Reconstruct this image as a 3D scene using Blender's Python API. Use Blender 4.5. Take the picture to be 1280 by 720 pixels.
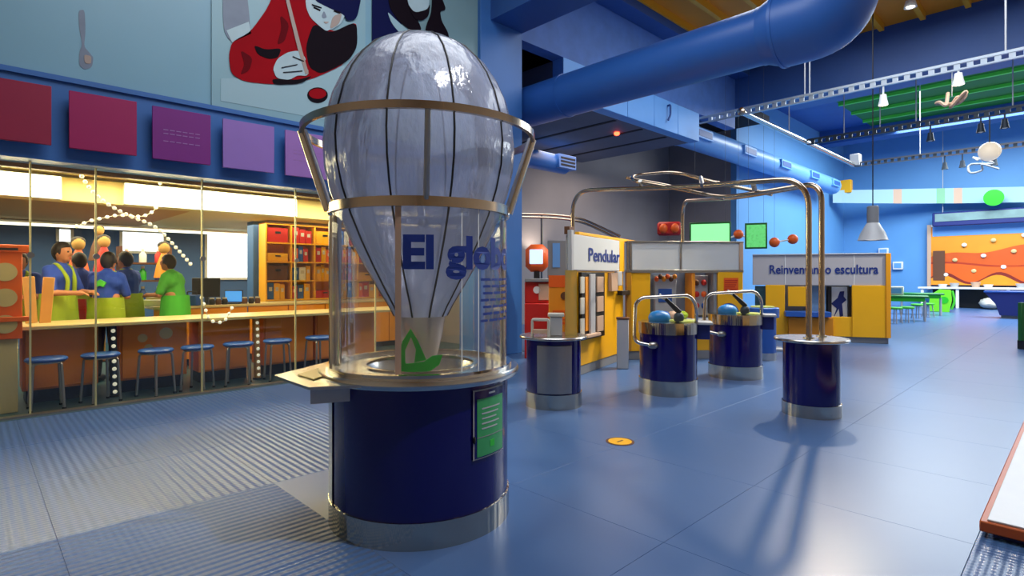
import bpy, bmesh, math, random
from mathutils import Vector, Matrix
random.seed(7)
rad = math.radians
for o in list(bpy.data.objects): bpy.data.objects.remove(o)
SC = bpy.context.scene
COL = SC.collection

# ------------------------------------------------------------------ camera
FPX, HOR, CH = 700.0, 345.0, 1.35
HEAD = math.atan2(720, 700)
c_, s_ = math.cos(HEAD), math.sin(HEAD)
cam = bpy.data.cameras.new('camera'); cam.sensor_width = 36; cam.lens = 36 * FPX / 1280
cam.shift_y = -(360 - HOR) / 1280; cam.clip_end = 200
cam_o = bpy.data.objects.new('camera', cam); COL.objects.link(cam_o)
cam_o.location = (0, 0, CH); cam_o.rotation_euler = (rad(90), 0, HEAD - rad(90))
SC.camera = cam_o
# ------------------------------------------------------------------ world, exposure, large lights
w = bpy.data.worlds.new('world'); SC.world = w; w.use_nodes = True
w.node_tree.nodes['Background'].inputs[0].default_value = (0.30, 0.45, 0.8, 1)
w.node_tree.nodes['Background'].inputs[1].default_value = 0.02
vs = SC.view_settings
vs.view_transform = 'Standard'; vs.look = 'None'; vs.gamma = 1; vs.use_curve_mapping = False
vs.exposure = 0.0

def area(name, loc, size, power, col, rot=(0, 0, 0)):
    l = bpy.data.lights.new(name, 'AREA'); l.shape = 'RECTANGLE'; l.size, l.size_y = size
    l.energy = power; l.color = col
    o = bpy.data.objects.new(name, l); COL.objects.link(o); o.location = loc; o.rotation_euler = rot
    return o
def spot(name, loc, target, power, col, ang=60, blend=.6, r=.08):
    l = bpy.data.lights.new(name, 'SPOT'); l.energy = power; l.color = col
    l.spot_size = rad(ang); l.spot_blend = blend; l.shadow_soft_size = r
    o = bpy.data.objects.new(name, l); COL.objects.link(o); o.location = loc
    o.rotation_euler = (Vector(target) - Vector(loc)).to_track_quat('-Z', 'Y').to_euler()
    return o
area('hall_ceiling_light', (3.0, 2.5, 7.1), (5, 5), 360, (.88, .94, 1))
area('hall_ceiling_light', (11.0, 1.5, 7.1), (5, 6), 520, (.86, .93, 1))
area('far_hall_light', (24.0, 1.5, 7.3), (8, 8), 2900, (.88, .96, 1))
area('workshop_fill', (2.5, 11.0, 2.28), (7, 2.4), 300, (1, .84, .50))  # added area fill for the workshop interior, not a fixture
area('workshop_fill', (2.5, 7.62, 2.44), (7, .25), 150, (1, .80, .46))  # added warm fill to brighten stools, worktop and cabinet fronts
area('recess_fill', (12.5, 9.2, 4.6), (4, 2), 95, (1, .84, .70))  # added fill that lifts the grey back wall, no fixture there

# ------------------------------------------------------------------ pixel helpers (direction only; distance from the surface touched)
def W(d, lat): return (d * c_ + lat * s_, d * s_ - lat * c_)
def k_(px): return (px - 640) / FPX
def onY(px, Y):
    k = k_(px); d = Y / (s_ - k * c_); return d * (c_ + k * s_), d
def onX(px, X):
    k = k_(px); d = X / (c_ + k * s_); return d * (s_ - k * c_), d
def Z(py, d): return CH + (HOR - py) * d / FPX
def pl(px, py, z=0.0):
    d = (CH - z) * FPX / (py - HOR); return W(d, k_(px) * d)
def at(px, d): return W(d, k_(px) * d)
def p3(px, py, d): return Vector((*at(px, d), Z(py, d)))

# ------------------------------------------------------------------ materials
def lin(c):
    return tuple(((v / 255) / 12.92 if v / 255 <= .04045 else ((v / 255 + .055) / 1.055) ** 2.4) for v in c) + (1,)
MATS = {}
def mat(name, rgb, rough=.5, metal=0, var=0.0, vscale=4, bump=0.0, bscale=40, emit=None, estr=0, spec=.5, coat=0, aniso=0):
    m = bpy.data.materials.new(name); m.use_nodes = True; nt = m.node_tree; b = nt.nodes['Principled BSDF']
    b.inputs['Base Color'].default_value = lin(rgb); b.inputs['Roughness'].default_value = rough
    b.inputs['Metallic'].default_value = metal; b.inputs['Specular IOR Level'].default_value = spec
    b.inputs['Coat Weight'].default_value = coat
    if emit:
        b.inputs['Emission Color'].default_value = lin(emit); b.inputs['Emission Strength'].default_value = estr
    tc = nt.nodes.new('ShaderNodeTexCoord')
    if var:
        n = nt.nodes.new('ShaderNodeTexNoise'); n.inputs['Scale'].default_value = vscale; n.inputs['Detail'].default_value = 5
        nt.links.new(tc.outputs['Object'], n.inputs['Vector'])
        mx = nt.nodes.new('ShaderNodeMix'); mx.data_type = 'RGBA'
        L = lin(rgb)
        mx.inputs[6].default_value = tuple(v * (1 - var) for v in L[:3]) + (1,)
        mx.inputs[7].default_value = tuple(min(1, v * (1 + var)) for v in L[:3]) + (1,)
        nt.links.new(n.outputs['Fac'], mx.inputs[0]); nt.links.new(mx.outputs[2], b.inputs['Base Color'])
    if bump:
        n2 = nt.nodes.new('ShaderNodeTexNoise'); n2.inputs['Scale'].default_value = bscale; n2.inputs['Detail'].default_value = 4
        nt.links.new(tc.outputs['Object'], n2.inputs['Vector'])
        bp = nt.nodes.new('ShaderNodeBump'); bp.inputs['Strength'].default_value = bump; bp.inputs['Distance'].default_value = .01
        nt.links.new(n2.outputs['Fac'], bp.inputs['Height']); nt.links.new(bp.outputs[0], b.inputs['Normal'])
    MATS[name] = m; return m
def glass(name, tint, refl=.06, opac=0.0, rough=.02):
    m = bpy.data.materials.new(name); m.use_nodes = True; nt = m.node_tree; nt.nodes.clear()
    out = nt.nodes.new('ShaderNodeOutputMaterial'); tr = nt.nodes.new('ShaderNodeBsdfTransparent'); tr.inputs[0].default_value = tint
    gl = nt.nodes.new('ShaderNodeBsdfGlossy'); gl.inputs['Roughness'].default_value = rough
    lw = nt.nodes.new('ShaderNodeLayerWeight'); lw.inputs[0].default_value = .25
    ml = nt.nodes.new('ShaderNodeMath'); ml.operation = 'MULTIPLY_ADD'; ml.inputs[1].default_value = .55; ml.inputs[2].default_value = refl
    nt.links.new(lw.outputs['Fresnel'], ml.inputs[0])
    mx = nt.nodes.new('ShaderNodeMixShader'); nt.links.new(ml.outputs[0], mx.inputs[0])
    base = tr
    if opac:
        df = nt.nodes.new('ShaderNodeBsdfDiffuse'); df.inputs[0].default_value = tint
        mo = nt.nodes.new('ShaderNodeMixShader'); mo.inputs[0].default_value = opac
        nt.links.new(tr.outputs[0], mo.inputs[1]); nt.links.new(df.outputs[0], mo.inputs[2]); base = mo
    nt.links.new(base.outputs[0], mx.inputs[1]); nt.links.new(gl.outputs[0], mx.inputs[2]); nt.links.new(mx.outputs[0], out.inputs[0])
    MATS[name] = m; return m

def floor_mat(name, axis):
    m = mat(name, (70, 102, 150), .31, var=.10, vscale=.9); nt = m.node_tree; b = nt.nodes['Principled BSDF']
    tc = nt.nodes.new('ShaderNodeTexCoord')
    bp = nt.nodes.new('ShaderNodeBump'); bp.inputs['Distance'].default_value = .006
    if axis:
        wv = nt.nodes.new('ShaderNodeTexWave'); wv.wave_type = 'BANDS'; wv.bands_direction = axis
        wv.inputs['Scale'].default_value = 6.2; wv.inputs['Distortion'].default_value = .4; wv.inputs['Detail'].default_value = 1
        nt.links.new(tc.outputs['Object'], wv.inputs['Vector'])
        wv2 = nt.nodes.new('ShaderNodeTexWave'); wv2.wave_type = 'BANDS'; wv2.bands_direction = 'Y' if axis == 'X' else 'X'
        wv2.inputs['Scale'].default_value = 9
        nt.links.new(tc.outputs['Object'], wv2.inputs['Vector'])
        ad = nt.nodes.new('ShaderNodeMath'); ad.operation = 'MULTIPLY_ADD'; ad.inputs[1].default_value = .25
        nt.links.new(wv2.outputs['Fac'], ad.inputs[0]); nt.links.new(wv.outputs['Fac'], ad.inputs[2])
        nt.links.new(ad.outputs[0], bp.inputs['Height']); bp.inputs['Strength'].default_value = .95
        nt.links.new(bp.outputs[0], b.inputs['Normal'])
    return m

F_RY = floor_mat('mat_ribbed_a', 'X'); F_RX = floor_mat('mat_ribbed_b', 'Y'); F_SM = floor_mat('mat_smooth', None)
M_BASE = mat('floor_base', (92, 116, 146), .4)
M_WSFLOOR = mat('workshop_floor', (50, 84, 92), .4, var=.1)
M_BLUE = mat('blue_paint', (54, 108, 178), .5, var=.12, vscale=1.5, bump=.1, bscale=12)
M_NAVY = mat('navy_beam', (44, 84, 150), .5, var=.15, vscale=1.2)
M_PLASTER = mat('blue_plaster', (72, 112, 182), .6, var=.3, vscale=3, bump=.5, bscale=9)
M_SKYBLUE = mat('sky_blue_wall', (92, 152, 208), .6, var=.08, vscale=.8, bump=.15, bscale=6)
M_DUCT = mat('blue_duct', (46, 100, 182), .38, var=.06, vscale=2)
M_DUCTL = mat('light_blue_duct', (104, 160, 226), .4, var=.06)
M_BULK = mat('light_blue_bulkhead', (104, 166, 236), .5, var=.05)
M_GREYW = mat('grey_wall', (142, 138, 142), .7, var=.15, vscale=1.0)
M_SOFFIT = mat('grey_soffit', (92, 100, 122), .7, var=.1)
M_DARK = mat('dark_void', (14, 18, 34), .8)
M_ORCEIL = mat('orange_ceiling', (226, 140, 20), .6, var=.15, vscale=1)
M_ORJOIST = mat('yellow_joist', (232, 164, 30), .5)
M_GRCEIL = mat('green_ceiling', (22, 112, 28), .6, var=.1); M_GRLINE = mat('lime_joist', (92, 214, 70), .5)
M_MURAL = mat('mural_ground', (128, 172, 192), .35, var=.10, vscale=.7)
M_PANE = glass('clear_glass', (.95, .97, .96, 1), .03)
M_ACR = glass('acrylic', (.96, .97, .985, 1), .035, .03)
M_FROST = glass('frosted_panel', (.80, .83, .84, 1), .05, .72, .3)
M_OLIVE = glass('yellow_acrylic', (.86, .70, .22, 1), .06, .4, .1)
M_STEEL = mat('brushed_steel', (196, 194, 188), .24, 1, var=.08, vscale=30, bump=.04, bscale=80)
M_STEELD = mat('satin_steel', (170, 168, 164), .36, 1, var=.08, vscale=20)
M_CHROME = mat('polished_steel', (214, 206, 196), .12, 1)
M_TUBE = mat('bronze_tube', (190, 172, 152), .2, 1)
M_ALU = mat('aluminium_track', (178, 186, 194), .35, .7); M_TRK = mat('dark_track', (52, 62, 72), .5, .3)
M_DRUM = mat('navy_drum', (14, 6, 92), .16, coat=.2, var=.06, vscale=2)
M_WHITE = mat('white', (224, 226, 224), .5); M_OFF = mat('off_white', (196, 194, 184), .5); M_BLACK = mat('black', (16, 16, 20), .5)
M_GREY = mat('grey', (128, 130, 134), .55); M_LGREY = mat('light_grey', (176, 178, 182), .45, var=.06)
M_YEL = mat('yellow_board', (240, 176, 16), .42, var=.05); M_ORANGE = mat('orange', (232, 96, 24), .45, var=.06)
M_RED = mat('red', (188, 30, 22), .45); M_GREEN = mat('green_acrylic', (44, 190, 40), .3); M_LIME = mat('lime_cloth', (150, 176, 34), .8, var=.1, vscale=20)
M_BRGREEN = mat('bright_green', (70, 190, 50), .6); M_TXT = mat('blue_lettering', (12, 46, 128), .45)
M_COUNTER = mat('orange_wood', (240, 138, 36), .45, var=.18, vscale=2.5); M_APRON = mat('amber_wood', (232, 146, 30), .45, var=.1)
M_TOP = mat('worktop', (206, 186, 130), .3, var=.06); M_WOOD = mat('pale_wood', (192, 142, 72), .5, var=.2, vscale=5)
M_WSCEIL = mat('workshop_ceiling', (226, 210, 146), .7, var=.05); M_TAN = mat('tan_beam', (196, 152, 84), .7)
M_SEAT = mat('blue_seat', (38, 88, 170), .35); M_WSBLUE = mat('workshop_blue', (58, 102, 164), .6, var=.1)
M_LAMP = mat('luminous_panel', (255, 248, 220), .5, emit=(255, 240, 190), estr=15.0)
M_STRIP = mat('strip_diffuser', (255, 250, 235), .5, emit=(255, 250, 225), estr=2.0)
M_DAY = mat('daylight_pane', (255, 255, 255), .5, emit=(236, 244, 255), estr=2.2)
M_SCRG = mat('green_screen', (140, 240, 150), .4, emit=(150, 250, 165), estr=.8); M_SCRB = mat('white_screen', (180, 205, 255), .4, emit=(190, 212, 255), estr=1.1)
M_REDL = mat('red_lamp', (255, 40, 20), .4, emit=(255, 70, 40), estr=9); M_BULB = mat('lit_bulb', (255, 235, 200), .4, emit=(255, 230, 190), estr=14)
M_SOFTBULB = mat('soft_bulb', (240, 228, 205), .4, emit=(255, 232, 195), estr=.45)
M_BEAD = mat('white_bead', (246, 242, 220), .4, emit=(255, 246, 214), estr=.5)
M_SKIN = mat('skin', (186, 124, 88), .55); M_HAIR = mat('dark_hair', (26, 18, 16), .6); M_SHIRT = mat('navy_shirt', (26, 66, 176), .8, var=.1, vscale=12)
M_TROU = mat('dark_trousers', (34, 36, 46), .85); M_GSHIRT = mat('green_shirt', (74, 172, 58), .8, var=.1, vscale=12)
M_BROWN = mat('brown', (96, 58, 34), .6); M_PINKB = mat('pinkish_beige', (196, 164, 140), .5); M_NAVYCL = mat('navy_panel', (22, 38, 110), .5)

M_BURN = glass('beige_film', (.90, .82, .76, 1), .08, .45, .2)
def streak(name, rgb, rough):
    m = mat(name, rgb, rough, 1); nt = m.node_tree; b = nt.nodes['Principled BSDF']
    tc = nt.nodes.new('ShaderNodeTexCoord'); mp_ = nt.nodes.new('ShaderNodeMapping'); mp_.inputs['Scale'].default_value = (9, 9, .05)
    n = nt.nodes.new('ShaderNodeTexNoise'); n.inputs['Scale'].default_value = 1.6; n.inputs['Detail'].default_value = 3
    nt.links.new(tc.outputs['Object'], mp_.inputs[0]); nt.links.new(mp_.outputs[0], n.inputs['Vector'])
    bp = nt.nodes.new('ShaderNodeBump'); bp.inputs['Strength'].default_value = .55; bp.inputs['Distance'].default_value = .02
    nt.links.new(n.outputs['Fac'], bp.inputs['Height']); nt.links.new(bp.outputs[0], b.inputs['Normal']); return m
M_STREAK = streak('streaked_steel', (196, 188, 172), .10)
# balloon film
def film():
    m = bpy.data.materials.new('balloon_film'); m.use_nodes = True; nt = m.node_tree; nt.nodes.clear()
    out = nt.nodes.new('ShaderNodeOutputMaterial')
    tc = nt.nodes.new('ShaderNodeTexCoord'); n = nt.nodes.new('ShaderNodeTexNoise'); n.inputs['Scale'].default_value = 7; n.inputs['Detail'].default_value = 6
    mp = nt.nodes.new('ShaderNodeMapping'); mp.inputs['Scale'].default_value = (1, 1, .45)
    nt.links.new(tc.outputs['Object'], mp.inputs[0]); nt.links.new(mp.outputs[0], n.inputs['Vector'])
    bp = nt.nodes.new('ShaderNodeBump'); bp.inputs['Strength'].default_value = .75; bp.inputs['Distance'].default_value = .04
    nt.links.new(n.outputs['Fac'], bp.inputs['Height'])
    df = nt.nodes.new('ShaderNodeBsdfDiffuse'); df.inputs[0].default_value = lin((204, 214, 244)); nt.links.new(bp.outputs[0], df.inputs['Normal'])
    tl = nt.nodes.new('ShaderNodeBsdfTranslucent'); tl.inputs[0].default_value = lin((214, 224, 250)); nt.links.new(bp.outputs[0], tl.inputs['Normal'])
    tr = nt.nodes.new('ShaderNodeBsdfTransparent'); tr.inputs[0].default_value = (.93, .95, 1, 1)
    gl = nt.nodes.new('ShaderNodeBsdfGlossy'); gl.inputs['Roughness'].default_value = .13; nt.links.new(bp.outputs[0], gl.inputs['Normal'])
    m1 = nt.nodes.new('ShaderNodeMixShader'); m1.inputs[0].default_value = .45
    nt.links.new(df.outputs[0], m1.inputs[1]); nt.links.new(tl.outputs[0], m1.inputs[2])
    m2 = nt.nodes.new('ShaderNodeMixShader'); m2.inputs[0].default_value = .36
    nt.links.new(m1.outputs[0], m2.inputs[1]); nt.links.new(tr.outputs[0], m2.inputs[2])
    fr = nt.nodes.new('ShaderNodeLayerWeight'); fr.inputs[0].default_value = .35; nt.links.new(bp.outputs[0], fr.inputs['Normal'])
    m3 = nt.nodes.new('ShaderNodeMixShader'); nt.links.new(fr.outputs['Fresnel'], m3.inputs[0])
    nt.links.new(m2.outputs[0], m3.inputs[1]); nt.links.new(gl.outputs[0], m3.inputs[2]); nt.links.new(m3.outputs[0], out.inputs[0])
    return m
M_FILM = film()

# ------------------------------------------------------------------ mesh helpers
def NB(): return bmesh.new()
def box(bm, lo, hi, bev=0.0):
    r = bmesh.ops.create_cube(bm, size=1)
    sx, sy, sz = (hi[i] - lo[i] for i in range(3))
    for v in r['verts']:
        v.co = Vector(((v.co.x + .5) * sx + lo[0], (v.co.y + .5) * sy + lo[1], (v.co.z + .5) * sz + lo[2]))
    if bev:
        es = list({e for v in r['verts'] for e in v.link_edges})
        bmesh.ops.bevel(bm, geom=es, offset=bev, segments=1, affect='EDGES', profile=.5)
    return bm
def lathe(bm, prof, n=32, c=(0, 0), mod=None, a0=0, a1=2 * math.pi):
    full = abs(a1 - a0 - 2 * math.pi) < 1e-6
    rows = []
    for (r, z) in prof:
        row = []
        for i in range(n if full else n + 1):
            a = a0 + (a1 - a0) * i / n; rr = r * (mod(a, z) if mod else 1)
            row.append(bm.verts.new((c[0] + rr * math.cos(a), c[1] + rr * math.sin(a), z)))
        rows.append(row)
    m = len(rows[0])
    for j in range(len(rows) - 1):
        for i in range(m if full else m - 1):
            q = [rows[j][i], rows[j][(i + 1) % m], rows[j + 1][(i + 1) % m], rows[j + 1][i]]
            try: bm.faces.new(q)
            except ValueError: pass
    return bm
def cylv(bm, r, z0, z1, n=24, c=(0, 0), bev=0.0):
    e = 1e-4
    if bev: pr = [(e, z0), (r - bev, z0), (r, z0 + bev), (r, z1 - bev), (r - bev, z1), (e, z1)]
    else: pr = [(e, z0), (r, z0), (r, z1), (e, z1)]
    return lathe(bm, pr, n, c)
def smoothpath(pts, rb=.1, seg=6):
    pts = [Vector(p) for p in pts]; out = [pts[0]]
    for i in range(1, len(pts) - 1):
        a, b, c = pts[i - 1], pts[i], pts[i + 1]
        u, v = (a - b), (c - b); r = min(rb, u.length * .48, v.length * .48)
        p, q = b + u.normalized() * r, b + v.normalized() * r
        for k in range(seg + 1):
            t = k / seg; out.append(p * (1 - t) ** 2 + b * 2 * t * (1 - t) + q * t * t)
    out.append(pts[-1]); return out
def tube(bm, pts, r, n=8, closed=False):
    pts = [Vector(p) for p in pts]; N = len(pts); rows = []; up = None
    for i in range(N):
        if closed: t = pts[(i + 1) % N] - pts[i - 1]
        else: t = pts[min(i + 1, N - 1)] - pts[max(i - 1, 0)]
        t.normalize()
        if up is None:
            up = Vector((0, 0, 1)) if abs(t.z) < .9 else Vector((1, 0, 0))
        x = t.cross(up); x.normalize(); up = x.cross(t); up.normalize()
        rr = r[i] if isinstance(r, (list, tuple)) else r
        rows.append([bm.verts.new(pts[i] + (x * math.cos(2 * math.pi * k / n) + up * math.sin(2 * math.pi * k / n)) * rr) for k in range(n)])
    for j in range(N if closed else N - 1):
        A, B = rows[j], rows[(j + 1) % N]
        for k in range(n): bm.faces.new([A[k], A[(k + 1) % n], B[(k + 1) % n], B[k]])
    if not closed:
        bm.faces.new(rows[0][::-1]); bm.faces.new(rows[-1])
    return bm
def ell(bm, c, r, u=12, v=8):
    q = bmesh.ops.create_uvsphere(bm, u_segments=u, v_segments=v, radius=1)
    for x in q['verts']: x.co = Vector((x.co.x * r[0] + c[0], x.co.y * r[1] + c[1], x.co.z * r[2] + c[2]))
    return bm
def prism(bm, pts, off):
    """polygon of 3-D points extruded by the vector off"""
    off = Vector(off); A = [bm.verts.new(Vector(p)) for p in pts]; B = [bm.verts.new(Vector(p) + off) for p in pts]
    n = len(pts); bm.faces.new(A); bm.faces.new(B[::-1])
    for i in range(n): bm.faces.new([A[i], B[i], B[(i + 1) % n], A[(i + 1) % n]])
    return bm
def fin(bm, smooth=True):
    bmesh.ops.recalc_face_normals(bm, faces=bm.faces[:])
    me = bpy.data.meshes.new('mesh'); bm.to_mesh(me); bm.free()
    if smooth:
        me.polygons.foreach_set('use_smooth', [True] * len(me.polygons)); me.set_sharp_from_angle(angle=rad(38))
    return me
def obj(name, me, m, parent=None, loc=(0, 0, 0), rot=(0, 0, 0)):
    if isinstance(me, bmesh.types.BMesh): me = fin(me)
    me.name = name
    if m and not me.materials: me.materials.append(m)
    o = bpy.data.objects.new(name, me); COL.objects.link(o); o.location = loc; o.rotation_euler = rot
    if parent: o.parent = parent
    return o
def tag(o, label, cat, group=None):
    o['label'] = label; o['category'] = cat
    if group: o['group'] = group
    return o
def thing(name, label, cat, loc=(0, 0, 0), rz=0, group=None):
    o = bpy.data.objects.new(name, None); COL.objects.link(o); o.empty_display_size = .1
    o.location = loc; o.rotation_euler = (0, 0, rz); return tag(o, label, cat, group)
def struct(name, bm, m):
    o = obj(name, bm, m); o['kind'] = 'structure'; return o
def sempty(name, loc=(0, 0, 0)):
    o = bpy.data.objects.new(name, None); COL.objects.link(o); o.location = loc; o['kind'] = 'structure'; return o
def dup(root, loc, rz=None, label=None, parent=None):
    r = root.copy(); COL.objects.link(r)
    if loc is not None: r.location = loc
    if rz is not None: r.rotation_euler[2] = rz
    if label: r['label'] = label
    if parent: r.parent = parent
    for ch in root.children: dup(ch, None, parent=r)
    return r
def textmesh(body, size, bold=.0, extrude=.001, width=None):
    cu = bpy.data.curves.new('text', 'FONT'); cu.body = body; cu.size = size; cu.extrude = extrude; cu.offset = bold; cu.resolution_u = 3
    o = bpy.data.objects.new('text', cu); COL.objects.link(o)
    dg = bpy.context.evaluated_depsgraph_get(); dg.update()
    me = bpy.data.meshes.new_from_object(o.evaluated_get(dg)); bpy.data.objects.remove(o)
    x0 = min(v.co.x for v in me.vertices); x1 = max(v.co.x for v in me.vertices)
    if width:
        f = width / (x1 - x0)
        for v in me.vertices: v.co.x = (v.co.x - x0) * f
    return me
def B1(lo, hi, bev=0): return box(NB(), lo, hi, bev)

# ================================================================== SETTING
FL = struct('floor', B1((-4, -5, -.30), (31.2, 14, -.012)), M_BASE)
T = 1.1
tm = {}
for k, m in (('a', F_RY), ('b', F_RX), ('c', F_SM)):
    me = fin(B1((0, 0, -.013), (T - .0015, T - .0015, 0), .001), False); me.materials.append(m); tm[k] = me
NX, NY = 31, 10
for i in range(-2, NX - 2):
    for j in range(NY):
        x, y = .33 + i * T, 7.0 - (j + 1) * T
        if x + T > 31: continue
        kind = 'a' if (j <= 2 and i < 2) else ('b' if (j >= 6 and x < 9) or (j >= 3 and i < 1) else 'c')
        o = bpy.data.objects.new('floor_mat', tm[kind]); COL.objects.link(o); o.location = (x, y, 0); o.parent = FL
f2 = obj('floor_slab', B1((7.2, 7.003, -.013), (31, 11, 0)), F_SM, FL)
f3 = obj('workshop_floor', B1((-4, 7.003, -.013), (7.2, 14, 0)), M_WSFLOOR, FL)

# left wall: blue fascia, mural wall, glass front of the workshop
BT, BB = 3.29, 2.46
struct('wall_left', B1((-4, 7.03, BT), (6.03, 7.3, 7.3)), M_MURAL)
struct('trim_1', B1((-4, 6.96, BB), (6.03, 7.3, BT)), M_BLUE)
struct('trim_2', B1((-4, 6.93, BT - .05), (6.03, 6.96, BT)), M_BLUE)
struct('wall_column', B1((6.03, 6.94, 0), (7.0, 7.5, 7.3), .01), M_BLUE)
struct('wall_upper', B1((7.0, 7.02, 5.55), (15.7, 7.3, 7.3)), M_PLASTER)
M_WARM = mat('warm_wall', (200, 176, 146), .6, var=.1)
struct('wall_outer', B1((-4.2, -5.2, -.3), (-4, 14.2, 7.6)), M_WARM)
struct('wall_right', B1((-4, -5.2, -.3), (31.2, -5, 8)), M_WARM)
struct('wall_far', B1((31, -5, -.3), (31.3, 8.6, 8)), M_SKYBLUE)
struct('wall_side', B1((18.9, 8.4, -.3), (31, 8.6, 8)), M_SKYBLUE)
struct('wall_return', B1((18.9, 8.6, -.3), (19.1, 11.2, 8)), M_GREYW)
struct('wall_back', B1((7.2, 11, -.3), (18.9, 11.2, 8)), M_GREYW)
struct('wall_partition', B1((7.0, 7.5, -.3), (7.2, 14, 2.8)), M_GREYW)
struct('wall_partition', B1((6.4, 7.5, 2.8), (6.6, 11.2, 7.3)), M_GREYW)
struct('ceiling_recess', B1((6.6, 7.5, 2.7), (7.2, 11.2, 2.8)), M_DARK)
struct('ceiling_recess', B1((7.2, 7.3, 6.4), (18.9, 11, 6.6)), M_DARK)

ce = struct('ceiling', B1((-4, -5, 7.3), (15.7, 7.3, 7.5)), M_ORCEIL)
for i in range(15):
    obj('ceiling_joist', B1((0, -.05, 7.14), (19.5, .05, 7.3)), M_ORJOIST, ce, (-4, -4.6 + i * .8, 0))
struct('trim_3', B1((7.0, 6.6, 6.95), (15.7, 7.02, 7.3)), M_NAVY)
struct('ceiling_beam', B1((6.25, -5, 5.62), (7.0, 6.94, 7.14)), M_NAVY)
struct('ceiling_beam', B1((15.7, -5, 6.12), (16.5, 8.4, 7.8)), M_NAVY)
struct('ceiling_far', B1((16.5, -5, 7.8), (31, 8.4, 8.0)), M_NAVY)
struct('ceiling_beam', B1((19.4, -5, 7.0), (20.2, 7.02, 7.8)), M_NAVY)
cg = struct('ceiling_green', B1((20.2, -5, 7.7), (27.4, 6.4, 7.8)), M_GRCEIL)
for i in range(4):
    obj('ceiling_joist', B1((-.06, -5, 7.6), (.06, 6.4, 7.7)), M_GRLINE, cg, (21.4 + i * 1.6, 0, 0))
struct('ceiling_beam', B1((27.4, -5, 7.2), (28.2, 8.4, 7.8)), M_NAVY)

# bulkhead behind the opening
bk = struct('ceiling_bulkhead', B1((8.2, 7.3, 4.85), (13.6, 10.9, 5.55)), M_SOFFIT)
for i in range(5):
    obj('bulkhead_panel', B1((0, 7.02, 4.83), (1.07, 7.3, 5.56), .008), M_BULK, bk, (8.2 + i * 1.08, 0, 0))
for i in range(4):
    obj('soffit_slot', B1((0, 7.4, 4.838), (.10, 10.8, 4.852)), M_DARK, bk, (9.3 + i * 1.08, 0, 0))
obj('bracket', tube(NB(), smoothpath([(12.0, 7.0, 5.42), (12.0, 6.93, 5.42), (12.0, 6.93, 5.18), (11.93, 6.95, 5.05)], .05), .025), M_NAVY, bk)
obj('alarm_lamp', ell(NB(), (0, 0, 0), (.07, .07, .05)), M_REDL, bk, (onY(771, 8.0)[0], 8.0, 4.82))

# workshop shell
struct('wall_workshop', B1((-4, 13.8, -.3), (7.0, 14, 2.7)), M_WSBLUE)
wc = struct('ceiling_workshop', B1((-4, 7.3, 2.5), (7.0, 13.8, 2.7)), M_WSCEIL)
obj('ceiling_rail', B1((-4, 7.32, 2.42), (7.0, 7.40, 2.5)), M_BROWN, wc)
struct('ceiling_workshop', B1((-4, 9.0, 2.30), (2.35, 13.8, 2.5)), M_TAN)
struct('ceiling_workshop', B1((2.35, 9.0, 2.34), (7.0, 13.8, 2.5)), M_WSCEIL)
struct('trim_5', B1((-4, 8.02, 2.20), (7.0, 8.24, 2.46)), M_WSCEIL)

M_JOINT = mat('joint_strip', (214, 204, 150), .4)
# glass front
wn = sempty('window_1', (0, 7.1, 0))
js = [-3.6] + [onY(p, 7.1)[0] for p in (38, 120, 253, 370, 470)] + [6.02]
for a, b in zip(js[:-1], js[1:]):
    obj('pane', B1((a + .004, -.006, .02), (b - .004, .006, BB)), M_PANE, wn)
for x in js[1:-1]:
    obj('joint', B1((x - .008, .008, .02), (x + .008, .03, BB)), M_JOINT, wn)
    for z in (1.55,):
        obj('clamp', cylv(NB(), .03, -.012, .012, 10), M_STEELD, wn, (x, -.02, z), (rad(90), 0, 0))
obj('sill', B1((-3.6, -.05, 0), (6.02, .05, .02)), M_STEELD, wn)

# ================================================================== MURAL (flat print panels on the wall)
def mp(px, py, off=0.0):
    X, d = onY(px, 7.03 - off); return (X, 7.03 - off, Z(py, d))
def mpoly(name, pts, m, parent, layer):
    off = .022 + .004 * layer
    if name not in ('paper', 'brush', 'cuff', 'eye', 'line'):
        for _ in range(2):
            q = []
            for i in range(len(pts)):
                a, b = pts[i], pts[(i + 1) % len(pts)]
                q += [(a[0] * .82 + b[0] * .18, a[1] * .82 + b[1] * .18), (a[0] * .18 + b[0] * .82, a[1] * .18 + b[1] * .82)]
            pts = q
    return obj(name, prism(NB(), [mp(x, y, off) for x, y in pts], (0, .004, 0)), m, parent)
def mpanel(x0, x1, label, m):
    X0, X1 = onY(x0, 7.03)[0], onY(x1, 7.03)[0]
    t = thing('mural_panel', label, 'mural', (0, 0, 0), 0, 'mural panels above the workshop')
    obj('sheet', B1((X0, 7.012, BT + .02), (X1, 7.026, 6.9)), m, t)
    return t
m1 = mpanel(-250, 254, 'pale blue mural panel with a spoon shaped mark', M_MURAL)
m2 = mpanel(264, 456, 'mural panel picturing a child in red painting with a brush', mat('mural_pale', (140, 178, 190), .35, var=.08, vscale=.6))
m3 = mpanel(464, 598, 'mural panel picturing a dark haired figure in navy', mat('mural_grey', (120, 152, 160), .35, var=.1, vscale=.6))
c_red = mat('print_red', (160, 8, 24), .7, spec=.1, var=.25, vscale=2); c_dk = mat('print_dark', (20, 9, 20), .7, spec=.1); c_pale = mat('print_pale', (176, 200, 208), .4, var=.12, vscale=5)
c_rd2 = mat('print_deep_red', (104, 4, 18), .7, spec=.1); c_gry = mat('print_grey', (118, 130, 150), .4, var=.25, vscale=5); c_nv = mat('print_navy', (14, 20, 70), .7, spec=.1); c_br = mat('print_tan', (170, 150, 140), .4); c_wh = mat('print_white', (158, 190, 200), .4)
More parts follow.
